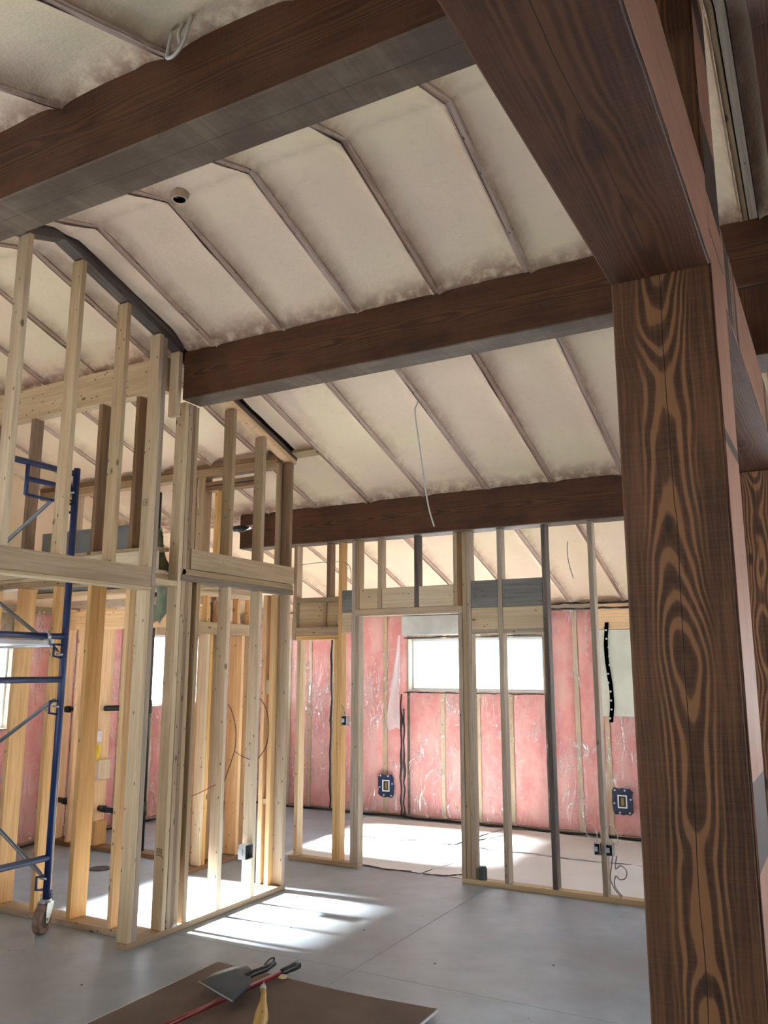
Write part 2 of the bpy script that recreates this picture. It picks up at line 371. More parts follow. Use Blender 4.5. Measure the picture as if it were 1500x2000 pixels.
k_ = [i for i in range(len(edges)) if edges[i] > -3.9][0]; bays = [(edges[i] + .014, edges[i + 1] - .014) for i in range(len(edges) - 1)]
a_, b_ = bays[k_ - 1]; bays[k_ - 1:k_] = [(a_, -3.985), (-3.872, b_)]
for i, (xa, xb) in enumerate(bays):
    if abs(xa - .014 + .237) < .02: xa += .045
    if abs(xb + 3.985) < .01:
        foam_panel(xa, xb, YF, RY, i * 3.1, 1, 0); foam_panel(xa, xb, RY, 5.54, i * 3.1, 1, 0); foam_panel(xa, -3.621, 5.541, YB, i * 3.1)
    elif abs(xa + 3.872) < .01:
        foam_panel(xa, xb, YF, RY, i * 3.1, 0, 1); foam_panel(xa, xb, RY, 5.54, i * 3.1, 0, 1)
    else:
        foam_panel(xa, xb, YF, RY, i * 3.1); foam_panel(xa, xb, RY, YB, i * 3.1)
for y0, y1 in ((RY - .02, YB + .25), (YF - .25, RY + .02)):
    slope_board('roof_deck', (XL + XR) / 2, XR - XL + .5, y0, y1, .24, -.18, simple('roof_plywood', (.3, .22, .13), .8), ceil)
# a stained timber rafter right of the header
tr_ = slope_board('timber_rafter', .0, .20, RY, 4.14, .10, .14, timber('y', 1), ceil); tr2 = slope_board('timber_rafter', .0, .20, YF, RY, .10, .14, timber('y', 1), ceil)
# nailer between rafters above the closet
slope_board('nailer', -3.735, .24, 5.42, 5.50, .03, .002, pine('tan', 'x'), ceil)
# vent pipe stub cut off beside a rafter at the ridge
bm = bmesh.new()
seg = 16
for (r0, z0, r1, z1) in ((.044, -.028, .062, .05), (.034, .05, .034, -.028), (.044, -.028, .034, -.028)):
    a = [bm.verts.new((r0 * math.cos(6.2832 * k / seg), r0 * math.sin(6.2832 * k / seg), z0)) for k in range(seg)]
    b = [bm.verts.new((r1 * math.cos(6.2832 * k / seg), r1 * math.sin(6.2832 * k / seg), z1)) for k in range(seg)]
    for k in range(seg): bm.faces.new((a[k], a[(k + 1) % seg], b[(k + 1) % seg], b[k]))
bmesh.ops.create_circle(bm, cap_ends=True, radius=.034, segments=16, matrix=Matrix.Translation((0, 0, .0)))
vp_ = bm_obj('vent_pipe', bm, simple('foamy_pipe', (.50, .38, .28), .7), None, (-2.965, 3.06, RZ + .01), smooth=True)
vp_.data.materials.append(BLACK()); vp_.data.polygons[len(vp_.data.polygons) - 1].material_index = 1
for p_ in list(vp_.data.polygons)[16:32]: p_.material_index = 1
tag(vp_, 'short foam coated pipe stub with a dark open end at the ridge', 'pipe')
# dark double top plates of the gable wall belong to that wall (below)

# ---- insulated exterior walls
def strip_rects(u0, u1, z0, z1, holes):
    """split a rectangle around holes -> list of rects"""
    out = []; cuts = sorted(set([u0, u1] + [e for h in holes for e in h[:2] if u0 < e < u1]))
    for a, b in zip(cuts[:-1], cuts[1:]):
        hs = sorted([h for h in holes if h[0] <= a + 1e-6 and h[1] >= b - 1e-6], key=lambda h: h[2]); z = z0
        for h in hs:
            if h[2] > z: out.append((a, b, z, h[2]))
            z = h[3]
        if z < z1: out.append((a, b, z, z1))
    return out
def pad_mesh(w, h, d, seed, nu=10):
    nv = max(6, int(h / .11)); bm = bmesh.new(); g = []
    for j in range(nv + 1):
        row = []
        for i in range(nu + 1):
            u, v = i / nu, j / nv
            e = min(u * w, (1 - u) * w, v * h * 1.2, (1 - v) * h * 1.2)
            bul = d * (.5 + .5 * min(1, (max(e, 0) / .07)) ** .6)
            nz = noise.noise(Vector((u * w * 5, v * h * 2.6, seed)))
            row.append(bm.verts.new(((u - .5) * w, -bul - .012 * nz * min(1, e / .05), (v - .5) * h)))
        g.append(row)
    for j in range(nv):
        for i in range(nu): bm.faces.new((g[j][i], g[j][i + 1], g[j + 1][i + 1], g[j + 1][i]))
    return bm
def film(name, rects, par, frame, step=.09, off=.045, seed=0, mt=None, slack=.018):
    bm = bmesh.new()
    for (a, b, z0, z1) in rects:
        nu = max(2, int((b - a) / step)); nv = max(2, int((z1 - z0) / step)); g = []
        for j in range(nv + 1):
            row = []
            for i in range(nu + 1):
                u = a + (b - a) * i / nu; v = z0 + (z1 - z0) * j / nv
                n = noise.noise(Vector((u * 3.2 + v * .8, v * 1.3, seed))) + .5 * noise.noise(Vector((u * 8 - v * 2.5, v * 4, seed + 3)))
                row.append(bm.verts.new(frame(u, off + slack * n, v)))
            g.append(row)
        for j in range(nv):
            for i in range(nu): bm.faces.new((g[j][i], g[j][i + 1], g[j + 1][i + 1], g[j + 1][i]))
    return bm_obj(name, bm, mt or m_poly(), par, (0, 0, 0), smooth=True)
def ins_wall(par, axis, pos, u0, u1, holes, seams, beads, htop, batt_top):
    """axis 'x': wall runs along x at y=pos facing -y; 'y': runs along y at x=pos facing +x"""
    if axis == 'x': F = lambda u, n, z: Vector((u, pos - n, z)); rot = 0
    else: F = lambda u, n, z: Vector((pos + n, u, z)); rot = R_(90)
    def B(name, a, b, n0, n1, z0, z1, mt, bev=.001):
        p, q = F(a, n0, z0), F(b, n1, z1)
        return box(name, min(p.x, q.x), max(p.x, q.x), min(p.y, q.y), max(p.y, q.y), z0, z1, mt, par, bev)
    osb = simple('sheathing_board', (.34, .25, .15), .8, .2, 0, .2, 12)
    for (a, b, z0, z1) in strip_rects(u0, u1, -.1, htop, holes): B('sheathing', a, b, -.16, -.03, z0, z1, osb, 0)
    B('wall_plate', u0, u1, -.03, .085, 0, .03, pine('tan', 'x' if axis == 'x' else 'y'))
    B('wall_plate', u0, u1, -.03, .085, batt_top, batt_top + .07, pine('tan', 'x' if axis == 'x' else 'y'))
    sm = sorted(set(seams + [u0, u1])); k = 0
    for a, b in zip(sm[:-1], sm[1:]):
        for (p, q, z0, z1) in strip_rects(a, b, .035, batt_top, holes):
            if q - p < .06 or z1 - z0 < .1: continue
            if z0 > 1.5 and z1 - z0 < .4: continue
            k += 1; c = F((p + q) / 2, 0.0, (z0 + z1) / 2)
            o = bm_obj('insulation_batt', pad_mesh(q - p - .036, z1 - z0, .060, k * 1.7 + u0), m_batt(), par, c, (0, 0, rot) if rot else None, smooth=True)
    for s in sm[1:-1]:
        for (p, q, z0, z1) in strip_rects(s - .024, s + .024, .03, batt_top, holes):
            if q - p > .03: B('wall_stud', p, q, -.02, .050, z0, z1, pine('pale', 'z'))
    film('vapour_film', strip_rects(u0, u1, .02, batt_top + .03, holes), par, F, seed=u0, off=.10)
    for (s, z0, z1) in beads:
        pts = [F(s + .006 * math.sin(z0 * 9 + i * 2.1) + random.uniform(-.005, .005),   .105 + random.uniform(-.004, .004), z0 + (z1 - z0) * i / 16) for i in range(17)]
        tube('sealant_bead', pts, [random.uniform(.007, .015) for _ in pts], CAULK(), par, 6)
    pts = [F(u0 + (u1 - u0) * i / 60, .10 + random.uniform(-.008, .008), .018 + random.uniform(-.008, .010)) for i in range(61)]
    tube('sealant_bead', pts, [random.uniform(.008, .017) for _ in pts], CAULK(), par, 6)

W1 = (-4.46, -2.815, 1.395, 1.995)      # window in the back wall
W8 = (-.7, .9, .9, 2.0)
W2 = (4.05, 5.285, 1.085, 1.915); W3 = (6.68, 8.0, 1.22, 2.04); W4 = (.25, 1.75, .95, 2.05)
wb = thing('wall_back', 'exterior wall of pink insulation batts behind clear plastic film, with the wide window', 'wall', (0, YB, 0), kind='structure')
ins_wall(wb, 'x', YB, XL, XR, [W1, W8], [-6.54, -6.13, -5.82, -5.47, -5.14, -4.76, -4.46, -4.02, -3.59, -3.21, -2.815, -2.48, -2.18, -1.77, -1.36, -.95, -.54, -.13, .28, .69, 1.1, 1.5, 1.9, 2.3, 2.7, 3.1],
         [(-5.47, .02, 2.06), (-4.52, .02, 1.36), (-4.48, .02, 1.2), (-2.74, .02, 2.30)], 2.6, 2.26)
# white wrapped lintel above the window, timber panel and pale foam board by the heavy post
box('lintel_wrap', -4.50, -2.80, YB - .125, YB + .0, 2.03, 2.25, simple('white_wrap', (.42, .43, .42), .45, .4, 0, .18, 3), wb, .004)
box('rim_panel', -2.24, -.9, YB - .125, YB - .02, 2.05, 2.31, pine('fir', 'x'), wb)
box('foam_board', -2.21, -1.3, YB - .128, YB - .03, 1.18, 2.045, simple('foam_board', (.66, .68, .60), .6, .3, 0, .1, 3), wb, .003)
for z in (2.27, 2.325):
    pts = [Vector((-2.75 + 1.6 * i / 24, YB - .13 + random.uniform(-.006, .006), z + random.uniform(-.006, .006))) for i in range(25)]
    tube('sealant_bead', pts, [random.uniform(.005, .013) for _ in pts], CAULK(), wb, 6)
for z, m in ((2.0, -.05), (1.385, .0)):
    pts = [Vector((-4.47 + 1.66 * i / 24, YB - .125 + random.uniform(-.004, .004), z + random.uniform(-.005, .005))) for i in range(25)]
    tube('sealant_bead', pts, [random.uniform(.005, .010) for _ in pts], CAULK(), wb, 6)

wlft = thing('wall_left', 'exterior wall with pink insulation and three windows, one of them added, past the stud walls', 'wall', (XL, 0, 0), kind='structure')
ins_wall(wlft, 'y', XL, YF, YB, [W2, W3, W4], [-2.6, -2.2, -1.8, -1.4, -1.0, -.6, -.2, .22, 1.0, 1.78, 2.2, 2.6, 3.0, 3.4, 3.8, 4.45, 4.86, 5.30, 5.71, 6.02, 6.30, 6.64, 7.1, 7.56, 8.02, 8.3],
         [(5.72, .02, 2.24), (6.28, .02, 2.2), (8.25, .02, 2.1)], 2.6, 2.17)
def gable(par, x0, x1, zb, mt, name='gable_panel'):
    bm = bmesh.new(); P = [(YF - .1, zb), (YB + .1, zb), (YB + .1, roof(YB + .1) + .2), (RY, RZ + .2), (YF - .1, roof(YF - .1) + .2)]
    a = [bm.verts.new((x0, y, z)) for y, z in P]; b = [bm.verts.new((x1, y, z)) for y, z in P]
    bm.faces.new(a); bm.faces.new(b[::-1])
    for k in range(5): bm.faces.new((a[k], a[(k + 1) % 5], b[(k + 1) % 5], b[k]))
    bmesh.ops.recalc_face_normals(bm, faces=bm.faces)
    return bm_obj(name, bm, mt, par)
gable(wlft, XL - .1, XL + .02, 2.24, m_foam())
wr = thing('wall_right', 'boarded outer wall on the side of the heavy posts, with added glazed openings', 'wall', (XR, 0, 0), kind='structure')
W5 = (1.2, 3.4, .5, 2.15); W7 = (5.3, 8.2, .5, 2.2)
for (a, b, z0, z1) in strip_rects(YF, YB, -.1, 2.5, [W5, W7]): box('sheathing', XR, XR + .14, a, b, z0, z1, simple('sheathing_board', (.34, .25, .15), .8), wr, 0)
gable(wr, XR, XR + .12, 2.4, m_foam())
wf = thing('wall_front', 'boarded outer wall behind the viewpoint with one added window', 'wall', (0, YF, 0), kind='structure')
W6 = (-4.3, -2.5, .9, 2.1)
for (a, b, z0, z1) in strip_rects(XL - .1, XR + .1, -.1, 2.6, [W6]): box('sheathing', a, b, YF - .14, YF, z0, z1, simple('sheathing_board', (.34, .25, .15), .8), wf, 0)

def window(name, axis, pos, hole, label, mull=()):
    a, b, z0, z1 = hole; c = (a + b) / 2
    def B(n, u0, u1, d0, d1, z0_, z1_, mt, bev=.003):
        if axis == 'x': return box(n, u0, u1, pos + d0, pos + d1, z0_, z1_, mt, o, bev)
        if axis == '-x': return box(n, u0, u1, pos - d1, pos - d0, z0_, z1_, mt, o, bev)
        if axis == 'y': return box(n, pos - d1, pos - d0, u0, u1, z0_, z1_, mt, o, bev)
        return box(n, pos + d0, pos + d1, u0, u1, z0_, z1_, mt, o, bev)
    base = {'x': (c, pos, z0), '-x': (c, pos, z0), 'y': (pos, c, z0), '-y': (pos, c, z0)}[axis]
    o = thing(name, label, 'window', base, kind='structure'); t = .035; W = WHITE(); J = pine('grey', 'z')
    B('jamb', a - .001, a + .018, -.06, .04, z0, z1, J); B('jamb', b - .018, b + .001, -.06, .04, z0, z1, J); B('sill', a, b, -.06, .04, z0 - .001, z0 + .015, J)
    B('window_frame', a + .002, a + t, .045, .12, z0 + .002, z1 - .002, W); B('window_frame', b - t, b - .002, .045, .12, z0 + .002, z1 - .002, W)
    B('window_frame', a + t, b - t, .045, .12, z0 + .002, z0 + t, W); B('window_frame', a + t, b - t, .045, .12, z1 - t, z1 - .002, W)
    for m in mull: B('mullion', m - .02, m + .02, .05, .11, z0 + t, z1 - t, W)
    B('glass', a + t - .005, b - t + .005, .08, .085, z0 + t - .005, z1 - t + .005, m_glass(), 0)
    return o
window('window_1', 'x', YB, W1, 'wide short window above the pink insulation, blown white by daylight')
window('added_window_8', 'x', YB, W8, 'unseen window added in the back wall behind the big post for daylight')  # unseen, added to light the far room and its floor
window('window_2', 'y', XL, W2, 'window of the side wall seen behind the scaffold')
window('window_3', 'y', XL, W3, 'window of the side wall seen through the narrow gap beside the black standing pipe')
window('added_window_4', 'y', XL, W4, 'unseen window added in the side wall beyond the scaffold room for daylight')  # unseen, put in to let daylight into the scaffold room
window('added_window_5', '-y', XR, W5, 'unseen glazed opening added beside the heavy posts for daylight', (2.3,))  # unseen opening, added so daylight enters from the post side
window('added_window_6', '-x', YF, W6, 'unseen window added in the wall behind the viewpoint for daylight', (-3.4,))  # unseen, added to bring daylight from behind the viewpoint
window('added_window_7', '-y', XR, W7, 'unseen window added in the wall beyond the heavy posts for daylight')  # unseen, added to send daylight across the far room

# outside: unseen ground made pale to bounce light up to the ceiling, a neighbouring house
gd = box('ground', -80, 80, -80, 80, -.5, -.3, simple('pale_bounce_ground', (.5, .5, .5), .9, .1, 0, .15, .3), None, 0); gd['kind'] = 'structure'; gd['label'] = 'unseen ground outside the building, made pale to bounce light up to the ceiling'; gd['category'] = 'ground'
nh = thing('house', 'pale house with a dark window outside the wide window', 'house', (-9.0, 24, -.3))
box('wall', -13, -6.6, 24, 30, -.3, 3.6, simple('pale_siding', (.30, .34, .33), .8), nh, 0)
bm = bmesh.new(); a = [bm.verts.new(v) for v in ((-13.4, 23.6, 3.6), (-6.2, 23.6, 3.6), (-9.8, 23.6, 5.4))]; b = [bm.verts.new(v) for v in ((-13.4, 30.4, 3.6), (-6.2, 30.4, 3.6), (-9.8, 30.4, 5.4))]
bm.faces.new(a); bm.faces.new(b[::-1])
for k in range(3): bm.faces.new((a[k], a[(k + 1) % 3], b[(k + 1) % 3], b[k]))
bm_obj('roof', bm, simple('pale_roof', (.5, .5, .52), .8), nh)
box('window', -7.9, -7.2, 23.95, 24.02, 1.4, 2.6, simple('dark_pane', (.05, .07, .09), .2), nh, 0)

# ================================================================== HEAVY TIMBERS
def beam(name, x0, x1, y0, y1, z0, z1, ax, tone, label, cat, group=None):
    o = box(name, x0, x1, y0, y1, z0, z1, timber(ax, tone), None, .006); tag(o, label, cat, group, 'thing'); return o
PX0, PX1 = -.541, -.247
beam('timber_beam', -3.88, 3.42, 1.89, 2.11, 3.487, 3.835, 'x', 3, 'highest dark stained roof beam with floor light painted on its underside, in front of the ridge', 'beam')
beam('timber_beam', -3.885, 3.42, 4.135, 4.325, 3.487, 3.835, 'x', 3, 'dark stained middle roof beam that starts on the built-up column of the stud wall', 'beam')
beam('timber_beam', -5.06, 3.42, 6.27, 6.46, 2.787, 3.12, 'x', 3, 'dark stained low roof beam resting on the studs of the back stud wall', 'beam')
beam('timber_post', PX0, PX1, 2.46, 2.80, 0, 3.96, 'z', 0, 'big brown timber post with bold swirling grain and a long centre crack', 'post')
beam('timber_post', PX0, PX1, 5.34, 5.64, 0, 2.832, 'z', 0, 'second brown timber post, half hidden behind the big one', 'post')
beam('timber_header', PX0, PX1 + .001, -2.9, 2.459, 2.833, 3.13, 'y', 1, 'dark heavy timber overhead running into the top of the big post', 'beam')
beam('timber_header', PX0, PX1 + .001, 2.801, 5.66, 2.833, 3.13, 'y', 1, 'heavy timber between the big post and the one behind it', 'beam')
beam('short_timber_post', -.50, -.155, 4.14, 4.43, 3.13, 3.487, 'z', 1, 'short stained block post between the header timber and the middle roof beam', 'post')

# light from the right painted into the sides of the post and headers
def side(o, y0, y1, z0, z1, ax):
    return box('lit_side_face', PX1 - .001, PX1 + .004, y0, y1, z0, z1, timber(ax, 4), o, .001, 'side face painted paler for light from the right')
PO = {o.name: o for o in COL.objects if o.name.startswith(('timber_post', 'timber_header'))}
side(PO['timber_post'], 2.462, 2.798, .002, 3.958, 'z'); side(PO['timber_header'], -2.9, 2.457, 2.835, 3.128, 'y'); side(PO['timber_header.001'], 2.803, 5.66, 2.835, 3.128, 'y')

# ================================================================== STUD WALLS
X0 = -3.885; XB = -3.974; YW = 4.06
def SW(name, label, loc): return thing('stud_wall', label, 'stud wall', loc)
# --- gable stud wall (plane X0): upper studs over the long header, corner, beam column, closet part
g = SW('gable', 'tall pale stud wall rising to a dark sloped top plate, with header boards and the column under the middle beam', (X0, 4.0, 0))
for y1, tone in ((2.864, 'pale'), (3.25, 'pale'), (3.629, 'pale')):
    L(g, 'stud', XB, X0, y1 - .038, y1, 2.293, roof(y1) - .004, tone)
for y1 in (2.46, 2.06, 1.66, 1.26, .86, .46): L(g, 'stud', XB, X0, y1 - .038, y1, 2.293, roof(y1) - .02 if not 1.85 < y1 < 2.2 else 3.48, 'pale')
L(g, 'stud', XB, X0, 3.897, 3.935, 2.293, roof(3.935) - .002, 'pale'); L(g, 'stud', XB, X0, 3.897, 3.935, .038, 2.145, 'pale')
L(g, 'stud', XB, X0, 3.936, 3.974, .038, roof(3.974) - .002, 'grey')
L(g, 'block', XB + .01, X0 + .001, 4.085, 4.123, 3.36, roof(4.123) - .004, 'pale', 'z')
L(g, 'block', XB, X0 - .002, 3.975, 4.177, 2.19, 2.228, 'pale', 'y')
L(g, 'stud', XB, X0 - .001, 4.178, 4.216, .038, 3.485, 'pale')
for k in range(3): L(g, 'column_ply', XB - .03, X0 - .004 * k, 4.219 + .0385 * k, 4.256 + .0385 * k, .038, 3.485 if k < 2 else 2.233, ('tan', 'brown', 'tan')[k])
L(g, 'column_ply', XB, X0 - .012, 4.296, 4.333, 2.462, 3.485, 'tan')
L(g, 'block', XB, X0 - .03, 4.335, 4.352, 3.24, 3.485, 'brown', 'z'); L(g, 'block', XB - .02, X0 - .05, 4.353, 4.368, 3.31, 3.485, 'tan', 'z')
L(g, 'header', X0 - .038, X0, .2, 3.935, 2.167, 2.293, 'tan', 'y'); L(g, 'header', XB, XB + .038, .2, 3.935, 2.167, 2.293, 'tan', 'y')
L(g, 'header_plate', XB - .004, X0 + .006, .2, 3.935, 2.147, 2.166, 'pale', 'y')
for a in (.2,): L(g, 'stud', XB, X0, a - .04, a - .001, .038, roof(a) - .02, 'pale')
L(g, 'sill_plate', XB, X0, 3.895, 5.50, 0, .037, 'tan'); 
for y0, y1, s_ in ((RY, 4.13, 1), (.2, RY, -1)):
    for k in range(2): slope_board('top_plate', (XB + X0) / 2 + .004 * k, .089 + .0 * k, y0, y1, .038 * (k + 1) - .001, -.038 * k, pine('weather', 'y'), g)
# closet part of the same plane
for y1, tone in ((4.737, 'tan'), (5.116, 'tan')): L(g, 'stud', XB, X0, y1 - .038, y1, 2.462, roof(y1) - .042, tone)
L(g, 'stud', XB, X0, 5.455, 5.493, 2.462, roof(5.49) - .042, 'brown'); L(g, 'stud', XB - .02, XB - .001, 5.40, 5.49, 2.462, roof(5.49) - .05, 'tan')
L(g, 'header', X0 - .038, X0 + .004, 4.30, 5.525, 2.322, 2.46, 'tan', 'y')
L(g, 'top_plate', XB, X0, 4.205, 5.525, 2.276, 2.318, 'tan'); L(g, 'top_plate', XB, X0 + .004, 4.205, 5.52, 2.234, 2.275, 'dusk')
slope_board('top_plate', (XB + X0) / 2, .089, 4.33, 5.53, .0, .038, pine('fir', 'y'), g); slope_board('top_plate', (XB + X0) / 2 + .003, .089, 4.33, 5.54, .04, -.002, pine('weather', 'y'), g)
L(g, 'stud', XB, X0, 4.37, 4.408, .038, 2.233, 'tan'); L(g, 'stud', XB, X0 - .004, 4.337, 4.36, 2.32, 2.46, 'tan', 'z')
for y1 in (4.742, 5.115): L(g, 'stud', XB, X0, y1 - .038, y1, .038, 2.233, 'pale')
L(g, 'stud', XB, X0, 5.452, 5.49, .038, 2.233, 'tan')
L(g, 'stud', XB - .04, XB - .001, 5.40, 5.49, .038, 2.233, 'fir'); L(g, 'stud', XB - .115, XB - .077, 5.40, 5.49, .038, 2.233, 'fir')
L(g, 'block', XB - .077, XB - .041, 5.41, 5.48, 1.45, 1.56, 'pale', 'y'); L(g, 'block', XB - .077, XB - .041, 5.41, 5.48, .62, .66, 'pale', 'y')
L(g, 'sill_plate', XB - .13, XB - .001, 5.40, 5.49, 0, .037, 'tan', 'x')

# --- W2: two by six wall meeting the corner, scaffold stands in front
a2 = SW('bath', 'orange two by six stud wall behind the blue scaffold, with short dark studs up to a pale ledger beam', (-5.4, YW, 0))
xs2 = [-6.86, -6.48, -6.10, -5.73, -5.346, -4.958, -4.607, -4.235]
for i, x in enumerate(xs2):
    L(a2, 'stud', x, x + .038, YW, YW + .14, .038, 2.232, 'fir')
    if i != 5: L(a2, 'cripple_stud', x - .02, x + .018, YW + .01, YW + .10, 2.456, 3.55, 'brown')
L(a2, 'sill_plate', XL + .08, XB - .001, YW - .005, YW + .14, 0, .037, 'tan')
L(a2, 'top_plate', XL + .08, XB - .001, YW, YW + .14, 2.233, 2.272, 'tan'); L(a2, 'top_plate', XL + .08, XB - .001, YW, YW + .14, 2.273, 2.30, 'pale')
L(a2, 'rim_board', XL + .08, XB - .001, YW - .01, YW + .028, 2.301, 2.43, 'pale'); L(a2, 'sole_plate', XL + .08, XB - .001, YW - .01, YW + .12, 2.431, 2.455, 'tan')
L(a2, 'ledger_beam', XL + .08, XB - .012, YW, YW + .085, 3.552, 3.80, 'pale')
# --- W5: plumbing wall
a5 = SW('plumb', 'stud wall with black drain pipes running through it, past the scaffold', (-5.9, 5.76, 0))
for x, tn in ((-6.86, 'fir'), (-6.62, 'fir'), (-6.30, 'fir'), (-5.36, 'fir'), (-5.0, 'tan')): L(a5, 'stud', x, x + .038, 5.76, 5.90, .038, 2.232, tn)
L(a5, 'sill_plate', XL + .08, -4.945, 5.755, 5.90, 0, .037, 'brown'); L(a5, 'top_plate', XL + .08, -4.945, 5.76, 5.90, 2.233, 2.31, 'tan')
L(a5, 'block', -6.262, -6.225, 5.76, 5.90, .038, .25, 'fir', 'z'); L(a5, 'block', -6.262, -6.225, 5.76, 5.90, .62, .80, 'pale', 'z'); L(a5, 'header', XL + .08, -4.945, 5.74, 5.759, 2.02, 2.20, 'fir')
# --- W4: hall wall parallel to gable wall
a4 = SW('hall', 'inner closet stud wall of warm pale studs with a low header and short blocks above it', (-4.9, 5.9, 0))
for y0, y1, tn, w0 in ((5.462, 5.50, 'fir', .14), (5.62, 5.658, 'pale', .09), (5.66, 5.70, 'fir', .14), (5.88, 5.918, 'fir', .10), (6.10, 6.138, 'fir', .14), (6.235, 6.273, 'pale', .14)):
    L(a4, 'stud', -4.85 - w0, -4.85, y0, y1, .038, 1.945, tn)
L(a4, 'sill_plate', -4.99, -4.85, 5.455, 6.325, 0, .037, 'brown')
L(a4, 'header', -4.94, -4.846, 5.455, 6.325, 1.946, 2.05, 'tan', 'y')
for y0, w0 in ((5.47, .06), (5.60, .06), (5.78, .09), (6.02, .06), (6.20, .06)): L(a4, 'cripple_stud', -4.85 - w0, -4.852, y0, y0 + .045, 2.051, 2.28, 'fir')
L(a4, 'top_plate', -4.99, -4.85, 5.455, 6.325, 2.281, 2.32, 'pale'); L(a4, 'top_plate', -4.99, -4.85, 5.455, 6.325, 2.321, 2.36, 'tan')
# --- upper wall above the rooms, closing to the sloped foam
a6 = SW('upper', 'upper framing above the closet, dark studs under a long level plate with grey panels', (-5.2, 5.45, 2.36))
L(a6, 'top_plate', XL + .03, XB - .02, 5.42, 5.51, 3.375, 3.414, 'brown'); L(a6, 'top_plate', XL + .03, XB - .03, 5.42, 5.51, 3.30, 3.372, 'tan')
for x, x1_, tn, z1_ in ((-4.905, -4.867, 'tan', 3.30), (-4.862, -4.77, 'tan', 3.30), (-4.66, -4.622, 'fir', 3.17), (-4.235, -4.197, 'brown', 3.30), (-5.62, -5.582, 'tan', 3.30), (-6.0, -5.962, 'fir', 3.30), (-6.42, -6.382, 'tan', 3.30)):
    L(a6, 'stud', x, x1_, 5.42, 5.51, 2.362, z1_, tn)
L(a6, 'header_plate', -4.77, -4.235, 5.42, 5.51, 3.215, 3.25, 'brown'); L(a6, 'header_plate', -4.77, -4.235, 5.42, 5.51, 3.172, 3.208, 'brown')
L(a6, 'sole_plate', XL + .03, -4.197, 5.42, 5.51, 2.322, 2.361, 'tan')
for x0, x1_ in ((-6.86, -6.43), (-6.375, -6.01), (-5.955, -5.628)):
    box('grey_panel', x0, x1_, 5.44, 5.455, 2.365, 2.955, simple('grey_panel', (.15, .17, .18), .5, .4, 0, .12, 5), a6, .002)
# --- W3: back stud wall under the low beam
a3 = SW('back', 'back stud wall under the low roof beam with two openings and plywood blocking', (-3.0, 6.33, 0))
Y3, Y3b = 6.33, 6.419
ZT = 2.785
for x, z0, z1, tn in ((-4.45, 1.906, ZT, 'tan'), (-4.395, .038, 1.905, 'pale'), (-4.085, 2.29, ZT, 'brown'), (-3.995, .038, 1.905, 'fir'), (-3.956, .038, ZT, 'fir'), (-3.815, .038, ZT, 'grey'), (-3.776, .038, 2.104, 'grey'),
                      (-3.776, 2.166, ZT, 'tan'), (-3.55, 2.166, ZT, 'tan'), (-3.19, 2.166, ZT, 'weather'), (-2.822, 2.166, ZT, 'tan'), (-2.783, 2.166, ZT, 'brown'), (-2.743, .038, ZT, 'tan'), (-2.704, .038, ZT, 'grey'),
                      (-2.43, .038, ZT, 'grey'), (-2.052, .038, ZT, 'weather'), (-1.68, .038, ZT, 'grey'), (-1.30, .038, ZT, 'tan'), (-.90, .038, ZT, 'tan')):
    L(a3, 'stud', x, x + .038, Y3, Y3b, z0, z1, tn)
L(a3, 'stud', -2.785, -2.747, Y3, Y3b, .038, 2.104, 'grey')
L(a3, 'sill_plate', -4.45, -3.737, Y3, Y3b, 0, .037, 'tan'); L(a3, 'sill_plate', -2.785, -.55, Y3, Y3b, 0, .037, 'pale')
L(a3, 'header', -3.777, -2.745, Y3 - .003, Y3b, 2.105, 2.165, 'tan')
for x0, x1_, z0, z1, tn in ((-3.737, -3.552, 2.167, 2.345, 'pale'), (-3.510, -3.192, 2.167, 2.345, 'pale'), (-3.150, -2.824, 2.167, 2.345, 'pale'),
                            (-3.917, -3.817, 2.142, 2.34, 'gray_board'), (-3.917, -3.817, 1.965, 2.141, 'pale'),
                            (-2.665, -2.432, 2.142, 2.365, 'gray_board'), (-2.391, -2.054, 2.142, 2.365, 'gray_board'), (-2.665, -2.432, 1.965, 2.141, 'pale'), (-2.391, -2.054, 1.965, 2.141, 'pale')):
    L(a3, 'blocking_board', x0, x1_, Y3 + .004, Y3 + .026, z0, z1, tn, 'x')
L(a3, 'header_plate', -4.411, -3.957, Y3 - .002, Y3b, 2.25, 2.289, 'tan'); L(a3, 'blocking_board', -4.411, -3.957, Y3 + .045, Y3 + .06, 2.02, 2.249, 'pale', 'x')
L(a3, 'block', -4.13, -4.10, Y3 + .02, Y3 + .044, 2.03, 2.24, 'tan', 'z')
L(a3, 'header_plate', -4.411, -3.957, Y3 - .001, Y3b, 1.945, 2.019, 'tan'); L(a3, 'header_plate', -4.411, -3.957, Y3 - .004, Y3b + .01, 1.906, 1.944, 'fir')
L(a3, 'header_plate', -2.665, -2.054, Y3 + .002, Y3b, 1.93, 1.963, 'grey')

